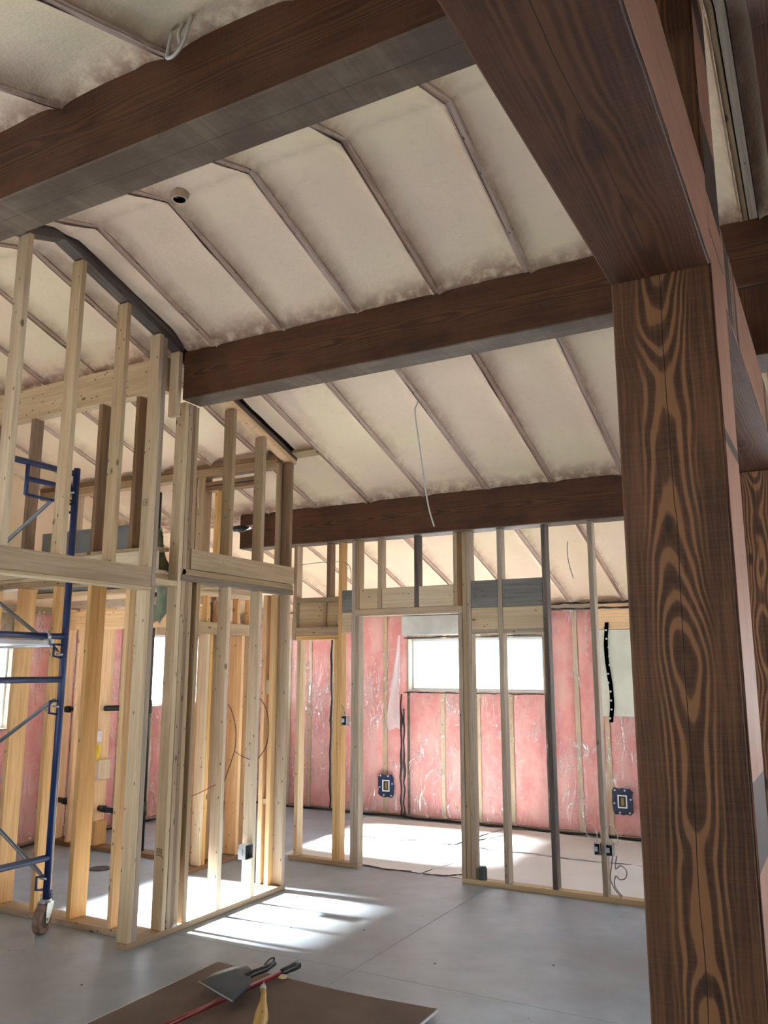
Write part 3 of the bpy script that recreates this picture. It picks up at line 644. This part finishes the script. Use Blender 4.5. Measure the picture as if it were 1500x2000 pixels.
# ================================================================== SERVICES ON THE WALLS
def ebox(x, y, z, w, d, h, open_dir, label, dark=True, group=None):
    t = thing('electrical_box', label, 'electrical box', (x, y, z), group)
    M = STEEL(); s = .004
    if open_dir == 'y':
        box('back', x, x + w, y + d - s, y + d, z, z + h, M, t, .001)
        box('box_side', x, x + s, y, y + d, z, z + h, M, t, 0); box('box_side', x + w - s, x + w, y, y + d, z, z + h, M, t, 0)
        box('box_side', x, x + w, y, y + d, z, z + s, M, t, 0); box('box_side', x, x + w, y, y + d, z + h - s, z + h, M, t, 0)
        box('cavity', x + s, x + w - s, y + d * .55, y + d - s, z + s, z + h - s, BLACK(), t, 0)
    else:
        box('back', x, x + s, y, y + d, z, z + h, M, t, .001)
        box('box_side', x, x + w, y, y + s, z, z + h, M, t, 0); box('box_side', x, x + w, y + d - s, y + d, z, z + h, M, t, 0)
        box('box_side', x, x + w, y, y + d, z, z + s, M, t, 0); box('box_side', x, x + w, y, y + d, z + h - s, z + h, M, t, 0)
        box('cavity', x + s, x + w * .5, y + s, y + d - s, z + s, z + h - s, BLACK(), t, 0)
    box('bracket', x - .002, x + w * .6, y - .003, y, z + h * .3, z + h * .7, M, t, 0)
    return t
ebox(X0 - .055, 4.988, .305, .065, .088, .10, 'x', 'steel outlet box on the second closet stud near the floor')
ebox(-3.915, 6.34, 1.16, .05, .05, .085, 'y', 'small steel switch box between studs at chest height')
ebox(-1.725, 6.31, .32, .044, .06, .082, 'y', 'dark open outlet box on the closet side of the last stud')
ebox(-1.641, 6.31, .32, .05, .06, .082, 'y', 'shut grey outlet box on the post side of the last stud')
ebox(-6.258, 5.70, .97, .05, .058, .10, 'y', 'steel switch box in the plumbing wall')
# grey can standing on the sill plate
bm = bmesh.new(); tube_bm(bm, [(0, 0, 0), (0, 0, .085)], .034, 14); can = bm_obj('metal_can', bm, simple('dark_grey_tin', (.07, .08, .09), .45, .5, .3), None, (-2.62, 6.36, .038), smooth=False)
tag(can, 'small dark grey can standing on the sill plate of the back stud wall', 'can')
bm = bmesh.new(); tube_bm(bm, [(0, 0, 0), (0, 0, .012)], .026, 12); c2 = bm_obj('lid', bm, simple('dark_grey_tin', (.07, .08, .09), .45, .5, .3), can, (-2.62, 6.36, .1235))
def wire(label, pts, r=.004, mt=None, name='cable', n=6):
    o = tube(name, spline(pts, n), r, mt or simple('white_cable', (.62, .60, .56), .5)); tag(o, label, 'cable'); return o
wire('white cable hanging from the foam ceiling in front of the low beam', [(-2.49, 5.07, 3.57), (-2.53, 5.08, 3.515), (-2.545, 5.08, 3.45), (-2.51, 5.08, 3.20), (-2.475, 5.08, 2.93), (-2.44, 5.08, 2.74), (-2.403, 5.08, 2.615)], .0055)
wire('thin cable hanging from the ceiling beyond the back stud wall', [(-2.08, 7.4, 2.80), (-2.12, 7.4, 2.88), (-2.15, 7.4, 2.75), (-2.14, 7.4, 2.6), (-2.104, 7.4, 2.46)], .004, simple('grey_cable', (.25, .24, .23), .5))
wire('loop of translucent white cable above the overhead beam', [(-1.84, 1.82, 3.80), (-1.835, 1.80, 3.70), (-1.81, 1.78, 3.66), (-1.775, 1.775, 3.655), (-1.745, 1.78, 3.69), (-1.74, 1.80, 3.78), (-1.745, 1.82, 3.84)], .006)
wire('white cable hanging straight beside the looped cable', [(-1.79, 1.83, 3.83), (-1.785, 1.80, 3.76), (-1.78, 1.80, 3.72)], .006)
gc = simple('grey_cable', (.25, .24, .23), .5); wc = simple('white_cable', (.62, .60, .56), .5)
wire('pair of pale cables dropping from the shut outlet box to the sill', [(-1.60, 6.34, .33), (-1.615, 6.35, .24), (-1.63, 6.36, .16), (-1.60, 6.36, .09), (-1.555, 6.36, .04)], .004, gc)
wire('coiled pale cable below the shut outlet box', [(-1.585, 6.40, .31), (-1.60, 6.40, .22), (-1.56, 6.40, .245), (-1.52, 6.40, .215), (-1.53, 6.40, .165), (-1.57, 6.40, .150), (-1.60, 6.40, .17), (-1.61, 6.40, .10), (-1.56, 6.40, .04)], .004, gc)
for cx, lb in ((-1.74, 'curled cable ends above the dark open outlet box'), (-1.59, 'curled cable ends above the shut outlet box')):
    wire(lb, [(cx + .03, 6.33, .40), (cx - .02, 6.33, .43), (cx - .05, 6.33, .48), (cx - .03, 6.33, .53), (cx + .01, 6.33, .52), (cx + .035, 6.33, .46), (cx + .03, 6.335, .41)], .0032, wc)
wire('pale cable running down the stud into the chest high switch box', [(-3.94, 6.35, 2.0), (-3.93, 6.345, 1.6), (-3.925, 6.345, 1.36), (-3.90, 6.345, 1.31), (-3.885, 6.35, 1.245)], .0035, gc)
br = simple('brown_cable', (.14, .05, .025), .5)
wire('brown cable arcing off the closet stud over the pink wall', [(-3.93, 4.72, 1.40), (-3.93, 4.76, 1.41), (-3.93, 4.84, 1.36), (-3.93, 4.90, 1.22), (-3.93, 4.90, 1.08), (-3.93, 4.84, .95), (-3.93, 4.79, .86)], .0035, br)
wire('brown cable arcing from the next closet stud', [(-3.93, 5.10, 1.42), (-3.93, 5.16, 1.43), (-3.93, 5.25, 1.36), (-3.93, 5.30, 1.22), (-3.93, 5.28, 1.08), (-3.93, 5.20, 1.0), (-3.93, 5.11, .97)], .0035, br)
wire('brown cable crossing between closet studs below the arcs', [(-3.93, 4.90, 1.06), (-3.93, 4.98, 1.02), (-3.93, 5.08, .985)], .003, br)
wire('short red cable poking out low between the closet studs', [(-3.93, 4.42, .80), (-3.93, 4.55, .82), (-3.93, 4.70, .85)], .003, simple('red_cable', (.35, .06, .02), .5))
wire('cable strung through the short studs above the first opening', [(-4.45, 6.37, 2.60), (-4.2, 6.37, 2.615), (-3.95, 6.37, 2.605), (-3.86, 6.37, 2.55), (-3.85, 6.37, 2.42)], .003, gc)
wire('white cable looped on the upper closet wall', [(-4.83, 5.40, 3.28), (-4.83, 5.39, 3.15), (-4.82, 5.40, 3.02)], .004, wc)
# pipes through the plumbing wall
pp = thing('drain_pipe', 'black vertical drain pipe with couplings standing in the plumbing wall', 'pipe', (-5.705, 5.83, 0))
tube('pipe', [(-5.705, 5.83, .0), (-5.705, 5.83, 3.45)], .024, BLACK(), pp, 12)
for z in (.40, 1.30, 2.1): tube('coupling', [(-5.705, 5.83, z - .06), (-5.705, 5.83, z + .06)], .032, BLACK(), pp, 12)
for lb, pts, r in (('black waste pipe running level through the studs at waist height', [(-6.93, 5.83, 1.245), (-6.05, 5.83, 1.28)], .026), ('black waste pipe sloping through the studs near the floor', [(-6.93, 5.83, .40), (-5.76, 5.83, .33)], .026)):
    q = thing('waste_pipe', lb, 'pipe', pts[0]); tube('pipe', pts, r, simple('abs_pipe', (.018, .02, .026), .25, .6), q, 12)
    for f in (.18, .62): p_ = Vector(pts[0]).lerp(Vector(pts[1]), f); tube('coupling', [p_ - Vector((.03, 0, 0)), p_ + Vector((.03, 0, 0))], r * 1.25, BLACK(), q, 12)
vt = thing('shower_valve', 'chrome and black pipe valve on the upper closet framing', 'valve', (-4.23, 5.38, 2.80))
tube('valve_body', [(-4.40, 5.39, 2.80), (-4.30, 5.39, 2.80)], .03, BLACK(), vt, 12); tube('spout', [(-4.29, 5.39, 2.80), (-4.12, 5.39, 2.815)], .017, simple('chrome', (.6, .6, .62), .15, .5, 1), vt, 12)
dr = bmesh.new(); tube_bm(dr, [(0, 0, .001), (0, 0, .006)], .09, 20); d_ = bm_obj('drain_cover', dr, BLACK(), None, (-5.62, 5.28, 0)); tag(d_, 'round black drain cover set in the slab', 'drain cover')
yl = tube('yellow_bottle', [(-6.20, 5.70, .80), (-6.20, 5.70, .83), (-6.20, 5.70, .92), (-6.20, 5.70, .95)], [.02, .035, .035, .015], simple('clear_yellow', (.75, .50, .03), .2), seg=12); tag(yl, 'small yellow wire spool hanging below the switch box in the plumbing wall', 'spool')
# gasketed outlet frames on the outer wall
def gasket(cx, cz, w, h, label):
    t = thing('outlet_gasket', label, 'outlet box', (cx, YB - .125, cz)); y = YB - .134
    bm = bmesh.new(); n = 20; outer, inner = [], []
    def corner(k, W, H, j):
        a = 2 * math.pi * k / n; c, s_ = math.cos(a), math.sin(a); m = max(abs(c), abs(s_)); r = 1 + j
        return c / m * W / 2 * r, s_ / m * H / 2 * r
    for k in range(n):
        ox, oz = corner(k, w, h, random.uniform(-.07, .06)); ix, iz = corner(k, w * .42, h * .46, 0)
        outer.append((bm.verts.new((ox, 0, oz)), bm.verts.new((ox, .006, oz)))); inner.append((bm.verts.new((ix, 0, iz)), bm.verts.new((ix, .006, iz))))
    for k in range(n):
        j = (k + 1) % n; bm.faces.new((outer[k][0], outer[j][0], inner[j][0], inner[k][0])); bm.faces.new((outer[j][0], outer[k][0], outer[k][1], outer[j][1])); bm.faces.new((inner[k][0], inner[j][0], inner[j][1], inner[k][1]))
    bm_obj('tape_patch', bm, TAPE(), t, (cx, y, cz))
    W = WHITE(); a, b = w * .23, h * .25; s_ = .012
    for x0, x1_, z0, z1 in ((-a, a, b - s_, b), (-a, a, -b, -b + s_), (-a, -a + s_, -b, b), (a - s_, a, -b, b)): box('box_rim', cx + x0, cx + x1_, y - .008, y + .004, cz + z0, cz + z1, W, t, .001)
    box('cavity', cx - a + s_, cx + a - s_, y + .002, y + .008, cz - b + s_, cz + b - s_, BLACK(), t, 0); box('receptacle', cx - a * .3, cx + a * .35, y - .004, y + .002, cz - b * .6, cz + b * .55, simple('brass', (.30, .20, .06), .4, .5, .6), t, .002)
    for k in range(6):
        px, pz = corner(k * 3.3 + .7, w * .80, h * .84, 0); b2 = bmesh.new(); tube_bm(b2, [(0, -.002, 0), (0, .001, 0)], .009, 8); bm_obj('tape_mark', b2, simple('white_print', (.6, .62, .66), .5), t, (cx + px, y, cz + pz))
gasket(-4.70, .342, .20, .25, 'navy taped outlet opening on the pink wall, in the doorway near the corner seam')
gasket(-2.045, .365, .20, .25, 'navy taped outlet opening on the pink wall beside the heavy post')
ts = thing('tape_strip', 'long vertical navy tape strip with small round white marks on the pale foam board', 'tape', (-2.12, YB - .14, 1.62))
bm = bmesh.new(); N = 14; row = [[bm.verts.new((.018 * math.sin(k * .5) + s_ * .021 + random.uniform(-.002, .002), 0, -.5 + k / (N - 1))) for s_ in (-1, 1)] for k in range(N)]
for k in range(N - 1): bm.faces.new((row[k][0], row[k][1], row[k + 1][1], row[k + 1][0]))
bmesh.ops.solidify(bm, geom=bm.faces[:], thickness=.003)
bm_obj('tape', bm, TAPE(), ts, (-2.115, YB - .138, 1.62))
for k in range(11):
    b2 = bmesh.new(); tube_bm(b2, [(0, -.003, 0), (0, .0, 0)], .010, 10); bm_obj('tape_mark', b2, simple('white_print', (.6, .62, .66), .5), ts, (-2.115 + random.choice((-.008, .01)), YB - .141, 1.16 + k * .088))
# loose flap of film by the wide window
bm = bmesh.new(); g_ = []
for j in range(15):
    v = j / 14; row = []
    for i in range(9):
        u = i / 8; wd = .03 + .12 * v if v < .85 else .13
        x = -4.50 + (u - 1) * wd * (1.15 if v < 1 else 1) + .02 * v; yy = YB - .15 - .05 * math.sin(u * 7 + v * 2) * (.3 + v) - .03 * v
        row.append(bm.verts.new((x, yy, 2.03 - 1.0 * v - .14 * v * abs(u - .6))))
    g_.append(row)
for j in range(14):
    for i in range(8): bm.faces.new((g_[j][i], g_[j][i + 1], g_[j + 1][i + 1], g_[j + 1][i]))
fl = bm_obj('film_flap', bm, m_poly('loose_film', .42), None, smooth=True); tag(fl, 'loose corner of clear plastic film hanging beside the wide window', 'plastic film')
# torn green wrap behind the gable studs
bm = bmesh.new(); g_ = []
for j in range(13):
    row = []
    for i in range(5):
        u = i / 4; v = j / 12; j0 = random.uniform(-.02, .02)
        row.append(bm.verts.new((-4.15 + u * (.12 + .05 * math.sin(v * 5)) + (j0 if i in (0, 4) else 0), 4.23 + .02 * math.sin(u * 6 + v * 5), 1.98 + v * .62 + (random.uniform(-.03, .03) if j in (0, 12) else 0))))
    g_.append(row)
for j in range(12):
    for i in range(4): bm.faces.new((g_[j][i], g_[j][i + 1], g_[j + 1][i + 1], g_[j + 1][i]))
gw = bm_obj('torn_wrap', bm, simple('green_wrap', (.23, .27, .19), .6, .3, 0, .2, 12), None, smooth=True); tag(gw, 'torn strip of grey green wrap stuck behind the gable studs', 'wrap')
# grade stamps on two studs
ink = simple('stamp_ink', (.10, .085, .07), .8)
def stamp(par, y, x0, z, s_=.032):
    t = thing('grade_stamp', 'stamped inspection mark on a pale stud', 'stamp', (x0, y, z))
    return t
for nm, (xc, yc, z) in {'a': (-3.935, 3.8955, 2.72), 'b': (-3.93, 4.1765, .50)}.items():
    bm = bmesh.new(); s_ = .022
    for (x0, x1_, z0, z1) in ((-s_, s_, s_ - .003, s_), (-s_, s_, -s_, -s_ + .003), (-s_, -s_ + .003, -s_, s_), (s_ - .003, s_, -s_, s_), (-.002, .001, -s_, s_), (-.015, -.006, .004, .008), (-.015, -.012, -.006, .008), (.006, .015, -.004, 0), (.008, .011, -.012, .012), (-.014, -.006, -.014, -.011)):
        vs = [bm.verts.new(p) for p in ((x0, 0, z0), (x1_, 0, z0), (x1_, 0, z1), (x0, 0, z1))]; bm.faces.new(vs)
    o = bm_obj('grade_stamp', bm, ink, g, (xc, yc, z))

# ================================================================== SCAFFOLD
sc = thing('scaffold', 'blue tubular rolling scaffold with grey cross braces and an aluminium platform', 'scaffold', (-4.618, 3.90, 0))
SX, SY = -4.618, 3.905
def frame(X):
    for y in (SY, SY - 1.52): tube('frame_leg', [(X, y, .20), (X, y, 3.03)], .0235, BLUE(), sc, 12)
    for z, r in ((2.99, .021), (2.88, .017), (1.86, .021), (1.575, .021), (.45, .021), (2.77, .010)):
        y0 = SY - 1.52 if z > 2.95 or z < 2.7 else SY - .40
        tube('frame_rung', [(X, y0, z), (X, SY, z)], r, BLUE(), sc, 10)
    for z in (2.72, 1.73, 1.36, .27):
        pts = [(X, SY, z + .075), (X, SY - .085, z + .075), (X, SY - .085, z), (X, SY - .02, z - .012)]
        tube('step_loop', pts, .009, BLUE(), sc, 6)
    tube('frame_rung', [(X, SY - .40, 2.99), (X, SY - .40, 2.77)], .014, BLUE(), sc, 8)
frame(SX); frame(SX - 2.13)
for z in (1.74, 1.40, .33, 2.85): tube('brace_pin', [(SX - .02, SY - .04, z), (SX + .03, SY - .04, z)], .008, STEEL(), sc, 6)
for pts in (((SX, 1.448), (SX - 2.13, .25)), ((SX, .35), (SX - 2.13, 1.47)), ((SX, 1.76), (SX - 2.13, 2.90)), ((SX, 2.92), (SX - 2.13, 1.68))):
    (xa, za), (xb, zb) = pts
    for yy in (SY - .045,):
        A_, B_ = Vector((xa, yy, za)), Vector((xb, yy, zb)); d = (B_ - A_)
        tube('cross_brace', [A_, A_ + d * .01, A_ + d * .035, A_ + d * .965, A_ + d * .99, B_], [.006, .012, .0135, .0135, .012, .006], simple('grey_brace', (.17, .20, .23), .4, .5, .5), sc, 8)
pf = box('platform', SX - 2.10, SX - .03, SY - .62, SY - .10, 1.80, 1.835, simple('aluminium', (.55, .57, .60), .35, .5, .8), sc, .004)
box('platform_rail', SX - 2.11, SX - .02, SY - .10, SY - .065, 1.785, 1.85, STEEL(), pf, .003); box('platform_rail', SX - 2.11, SX - .02, SY - .655, SY - .62, 1.785, 1.85, STEEL(), pf, .003)
for y in (SY - .15, SY - .55):
    tube('platform_hook', [(SX - .06, y, 1.83), (SX - .03, y, 1.875), (SX + .015, y, 1.888), (SX + .03, y, 1.86), (SX + .028, y, 1.84)], .012, STEEL(), pf, 8)
def caster(x, y, ang):
    c = link('caster', None, sc, (x, y, 0)); rot = Matrix.Rotation(ang, 4, 'Z')
    def put(name, bm, mt, sm=True):
        bmesh.ops.transform(bm, matrix=rot, verts=bm.verts); return bm_obj(name, bm, mt, c, (x, y, 0), smooth=sm)
    bm = bmesh.new(); tube_bm(bm, [(0.035, -.026, .088), (0.035, -.022, .088), (0.035, .022, .088), (0.035, .026, .088)], [.078, .088, .088, .078], 28); put('wheel', bm, simple('worn_rubber', (.22, .15, .12), .75, .2, 0, .3, 20))
    bm = bmesh.new(); tube_bm(bm, [(0.035, -.028, .088), (0.035, .028, .088)], .052, 20); put('hub', bm, simple('hub_metal', (.05, .04, .035), .6), False)
    bm = bmesh.new()
    for s_ in (-1, 1):
        P = [(.052, .068), (.020, .062), (-.040, .160), (-.040, .182), (.045, .182), (.055, .13)]
        a = [bm.verts.new((px, s_ * .031, pz)) for px, pz in P]; b = [bm.verts.new((px, s_ * .036, pz)) for px, pz in P]
        bm.faces.new(a); bm.faces.new(b[::-1])
        for k in range(6): bm.faces.new((a[k], a[(k + 1) % 6], b[(k + 1) % 6], b[k]))
    tube_bm(bm, [(.035, -.042, .088), (.035, .042, .088)], .009, 8); put('fork', bm, simple('zinc_fork', (.42, .43, .38), .45, .5, .6), False)
    bm = bmesh.new(); tube_bm(bm, [(0, 0, .180), (0, 0, .190)], .045, 20); tube_bm(bm, [(0, 0, .190), (0, 0, .200)], .037, 20); put('swivel_plate', bm, STEEL(), False)
    bm = bmesh.new(); tube_bm(bm, [(0, 0, .185), (0, 0, .25)], .019, 12); put('stem', bm, BLUE())
    bm = bmesh.new(); bmesh.ops.create_cube(bm, size=1, matrix=Matrix.Translation((-.058, 0, .19)) @ Matrix.Rotation(.25, 4, 'Y') @ Matrix.Diagonal((.010, .03, .10, 1))); put('brake_lever', bm, simple('dark_brake', (.05, .05, .08), .5), False)
    bm = bmesh.new(); tube_bm(bm, [(.02, -.02, .19), (.026, -.026, .23), (-.02, .024, .235), (-.024, .02, .19)], .003, 6); put('locking_wire', bm, STEEL())
caster(SX, SY, R_(-66)); caster(SX, SY - 1.52, R_(-40)); caster(SX - 2.13, SY, R_(190)); caster(SX - 2.13, SY - 1.52, R_(190))
cb = tube('power_cord', spline([(SX - .6, 3.70, .42), (SX - .58, 3.72, .30), (SX - .50, 3.74, .25), (SX - .46, 3.74, .33), (SX - .55, 3.72, .40)], 8), .005, simple('grey_cable', (.25, .24, .23), .5)); tag(cb, 'looped grey cord hung low on the scaffold frame', 'cord')

# ================================================================== THINGS ON THE FLOOR
# sheet of board, slightly cupped
bm = bmesh.new(); nx, ny = 16, 24; g_ = []
x0, x1_, y0, y1 = -3.25, -1.885, 1.55, 3.965
for j in range(ny + 1):
    row = []
    for i in range(nx + 1):
        u, v = i / nx, j / ny; x = x0 + (x1_ - x0) * u; y = y0 + (y1 - y0) * v
        row.append(bm.verts.new((x, y, .016 + .010 * (2 * u - 1) ** 2 * v + .002 * math.sin(x * 6))))
    g_.append(row)
for j in range(ny):
    for i in range(nx): bm.faces.new((g_[j][i], g_[j][i + 1], g_[j + 1][i + 1], g_[j + 1][i]))
bmesh.ops.solidify(bm, geom=bm.faces[:], thickness=.0125)
db = thing('drywall_sheet', 'large brown sheet of wallboard lying flat on the concrete', 'wallboard', ((x0 + x1_) / 2, (y0 + y1) / 2, 0))
bm_obj('board', bm, simple('brown_paper', (.30, .235, .20), .7, .25, 0, .12, 3), db)
wp = simple('gypsum_edge', (.50, .50, .50), .8, .2)
box('white_edge', x1_ - .004, x1_ + .004, y0, y1, .012, .026, wp, db, .001); box('white_edge', x0 - .004, x0 + .003, y0, y1, .012, .024, wp, db, .001)
# broom with red handle
bh = thing('broom', 'broom with a red handle and black grip lying across the wallboard', 'broom', (-2.85, 3.2, .03))
p0, p1 = Vector((-2.93, 2.45, .044)), Vector((-2.80, 3.96, .046)); 
tube('handle', [p0, p1], .0125, simple('red_enamel', (.18, .008, .012), .35, .5), bh, 12)
d = (p1 - p0).normalized()
tube('grip', [p1 - d * .02, p1 + d * .0, p1 + d * .07, p1 + d * .085, p1 + d * .13, p1 + d * .135], [.013, .019, .019, .022, .022, .012], BLACK(), bh, 14)
bm = bmesh.new(); bmesh.ops.create_cube(bm, size=1, matrix=Matrix.Translation((0, -.06, 0)) @ Matrix.Diagonal((.28, .05, .035, 1))); bm_obj('broom_head', bm, BLACK(), bh, p0)
bm = bmesh.new()
for k in range(60):
    xx = -.13 + .26 * (k % 20) / 19; yy = -.085 - .01 * (k // 20)
    tube_bm(bm, [(xx, yy, -.008 + .008 * (k // 20)), (xx * 1.15, yy - .09, -.012 + .010 * (k // 20))], .003, 3)
o = bm_obj('bristles', bm, simple('black_bristle', (.03, .03, .03), .8), bh, p0); o['kind'] = 'stuff'
# dustpan resting over the handle
dp = thing('dustpan', 'dark blue grey dustpan resting over the red broom handle', 'dustpan', (-2.9, 3.6, .03))
A = Vector((-3.052, 3.575, .068)); B_ = Vector((-2.735, 3.455, .068)); C_ = Vector((-2.845, 3.745, .115)); D_ = Vector((-2.965, 3.765, .105)); E_ = Vector((-3.04, 3.69, .085)); F_ = Vector((-2.755, 3.62, .095))
slate = simple('slate_plastic', (.035, .055, .076), .40, .5)
bm = bmesh.new(); ring = [A, B_, F_, C_, (C_ + D_) / 2 + Vector((.012, .02, .006)), D_, E_]; n_ = len(ring)
crA, crB = A.lerp(E_, .35) + Vector((.03, 0, .012)), B_.lerp(F_, .35) + Vector((-.03, 0, .012)); top = (A + B_ + C_ + D_) / 4 + Vector((0, .04, .038))
v = [bm.verts.new(p) for p in ring]; va, vb_, vt_ = bm.verts.new(crA), bm.verts.new(crB), bm.verts.new(top)
for f in ((0, 1, 'b', 'a'), ('a', 'b', 't'), (1, 2, 'b'), (0, 'a', 6), (2, 't', 'b'), (2, 3, 't'), (3, 4, 't'), (4, 5, 't'), (5, 6, 't'), (6, 'a', 't')):
    bm.faces.new([{'a': va, 'b': vb_, 't': vt_}.get(k, None) or v[k] for k in f])
lo_ = [bm.verts.new(p - Vector((0, 0, .012 if i > 1 else .003))) for i, p in enumerate(ring)]
for k in range(n_): bm.faces.new((v[k], lo_[k], lo_[(k + 1) % n_], v[(k + 1) % n_]))
bm.faces.new(lo_); bmesh.ops.recalc_face_normals(bm, faces=bm.faces); bmesh.ops.bevel(bm, geom=bm.edges[:], offset=.003, segments=2, affect='EDGES')
bm_obj('pan', bm, slate, dp)
tube('lip', [A + Vector((0, 0, .004)), B_ + Vector((0, 0, .004))], .004, simple('pale_lip', (.28, .27, .26), .4), dp, 6)
m_ = (C_ + F_) / 2; tube('handle', [m_ + Vector((-.03, -.01, -.01)), m_ + Vector((-.02, .03, .0)), m_ + Vector((0.0, .13, .0)), m_ + Vector((.01, .19, .012))], [.022, .018, .016, .012], BLACK(), dp, 10)
tube('hanging_loop', spline([m_ + Vector((-.02, .14, .012)), m_ + Vector((-.015, .18, .03)), m_ + Vector((.0, .20, .03)), m_ + Vector((.005, .17, .012))], 4), .004, BLACK(), dp, 6)
# yellow handled scraper
ys = thing('scraper', 'yellow handled hand scraper lying on the wallboard beside the dustpan', 'scraper', (-2.55, 3.45, .03))
bm = bmesh.new(); P = [(-2.735, 3.70, .012), (-2.700, 3.66, .013), (-2.64, 3.575, .016), (-2.57, 3.47, .030), (-2.52, 3.40, .034), (-2.45, 3.28, .032), (-2.38, 3.17, .024), (-2.36, 3.14, .015)]
tube_bm(bm, [(x, y, .052) for x, y, r in P], [r for x, y, r in P], 14)
for v in bm.verts: v.co.z = .052 + (v.co.z - .052) * .55
hy = bm_obj('handle', bm, simple('yellow_plastic', (.42, .27, .05), .45, .4), ys, smooth=True)
tube('ferrule', [(-2.752, 3.722, .052), (-2.732, 3.695, .052)], .016, simple('white_ferrule', (.5, .5, .45), .4), ys, 12)
tube('blade', [(-2.79, 3.78, .05), (-2.752, 3.722, .052)], [.004, .006], STEEL(), ys, 6)
tube('rivet', [(-2.535, 3.43, .066), (-2.535, 3.43, .073)], .005, simple('brass', (.30, .20, .06), .4, .5, .6), ys, 8)
def scrap(loc, s_, mt, label, cat='scrap'):
    bm = bmesh.new(); bmesh.ops.create_icosphere(bm, subdivisions=2, radius=s_)
    for v in bm.verts:
        v.co *= .7 + .6 * abs(noise.noise(v.co * 40 + Vector(loc))); v.co.z = abs(v.co.z) * .6
    o = bm_obj('scrap', bm, mt, None, loc); tag(o, label, cat); return o
fo = simple('foam_crumb', (.60, .50, .33), .8)
scrap((-2.78, 3.93, .03), .03, fo, 'crumb of pale foam beside the black broom grip'); scrap((-3.90, 4.30, .037), .028, simple('white_crumb', (.8, .8, .8), .8), 'white crumb of foam on the sill plate under the column')
cr = simple('dark_crumb', (.12, .09, .07), .9)
CL = ('crumb of debris on the floor near the closet end', 'crumb of debris in the light patch on the concrete', 'crumb of debris in the middle of the open concrete', 'crumb of debris on the wallboard behind the dustpan', 'crumb of debris near the far corner of the wallboard', 'crumb of debris on the concrete beside the wallboard', 'crumb of debris on the concrete near the big post')
for i, (x, y) in enumerate(((-2.86, 4.93), (-3.3, 4.75), (-2.2, 4.6), (-3.05, 3.75), (-3.02, 3.84), (-3.7, 3.4), (-1.6, 4.9))):
    o = scrap((x, y, .02 if 3.5 < y < 3.9 and x > -3.2 else 0.0), .008, cr, 'tiny dark ' + CL[i]); o['group'] = 'debris crumbs on the floor'
# protective paper on the floor of the far room
pm = simple('floor_paper', (.60, .61, .62), .55, .35, 0, .05, 2)
def sheet(pts, label, lift=.025):
    bm = bmesh.new(); n = len(pts); cx = sum(p[0] for p in pts) / n; cy = sum(p[1] for p in pts) / n; o_ = []; i_ = []
    P = []
    for k in range(n):
        a, b = Vector(pts[k]), Vector(pts[(k + 1) % n]); m = max(2, int((b - a).length / .12))
        for j in range(m): P.append(a.lerp(b, j / m))
    for p in P:
        r = noise.noise(Vector((p.x * 5, p.y * 5, 1))); q = p + Vector((r * .02, noise.noise(Vector((p.x * 5, p.y * 5, 7))) * .02))
        o_.append(bm.verts.new((q.x, q.y, .003 + lift * max(0, r + .1)))); c_ = Vector((cx, cy)); z = q.lerp(c_, .12); i_.append(bm.verts.new((z.x, z.y, .003)))
    c = bm.verts.new((cx, cy, .003)); N = len(P)
    for k in range(N):
        j = (k + 1) % N; bm.faces.new((o_[k], o_[j], i_[j], i_[k])); bm.faces.new((i_[k], i_[j], c))
    bmesh.ops.recalc_face_normals(bm, faces=bm.faces)
    o = bm_obj('floor_paper', bm, pm, None, (0, 0, 0)); tag(o, label, 'floor paper', 'protective paper sheets on the far room floor')
sheet([(-4.6, 6.46), (-3.2, 6.44), (-3.0, 7.50), (-3.9, 7.55), (-4.7, 7.4)], 'white protective paper sheet just inside the doorway')
sheet([(-3.18, 6.46), (-.9, 6.46), (-1.0, 7.52), (-2.98, 7.52)], 'white protective paper sheet behind the open studs')
sheet([(-4.7, 7.44), (-3.9, 7.58), (-3.42, 7.60), (-3.30, 8.55), (-4.9, 8.50)], 'white protective paper sheet under the pink wall by the corner seam', .02)
sheet([(-3.38, 7.56), (-.9, 7.56), (-.9, 8.55), (-3.26, 8.56)], 'white protective paper sheet under the wide window end of the pink wall', .02)

edge_shade = simple('paper_edge_shadow', (.10, .075, .055), .9)
first = [o for o in COL.objects if o.name.startswith('floor_paper')]
def torn(o, pts):  # dark tubes paint in the shadow line along the paper's torn edges
    P = []
    for a, b in zip(pts[:-1], pts[1:]):
        a, b = Vector((*a, 0)), Vector((*b, 0)); n = max(2, int((b - a).length / .04))
        for k in range(n): P.append(a.lerp(b, k / n) + Vector((random.uniform(-.008, .008), random.uniform(-.008, .008), 0)))
    P.append(Vector((*pts[-1], 0))); tube('edge_shadow', [(p.x, p.y, .008) for p in P], [random.uniform(.002, .007) for _ in P], edge_shade, o, 5)
torn(first[0], [(-3.78, 6.455), (-3.5, 6.40), (-3.40, 6.42), (-3.30, 6.47)]); torn(first[1], [(-3.17, 6.42), (-3.0, 6.44), (-2.93, 6.51), (-2.88, 6.55)])  # shadow lines painted along the paper edges
torn(first[2], [(-3.95, 7.52), (-3.82, 7.60), (-3.70, 7.56)]); torn(first[3], [(-3.62, 7.56), (-3.48, 7.52), (-3.40, 7.62), (-3.22, 8.05), (-3.12, 8.30)])
torn(first[1], [(-3.05, 7.05), (-2.98, 7.12)])
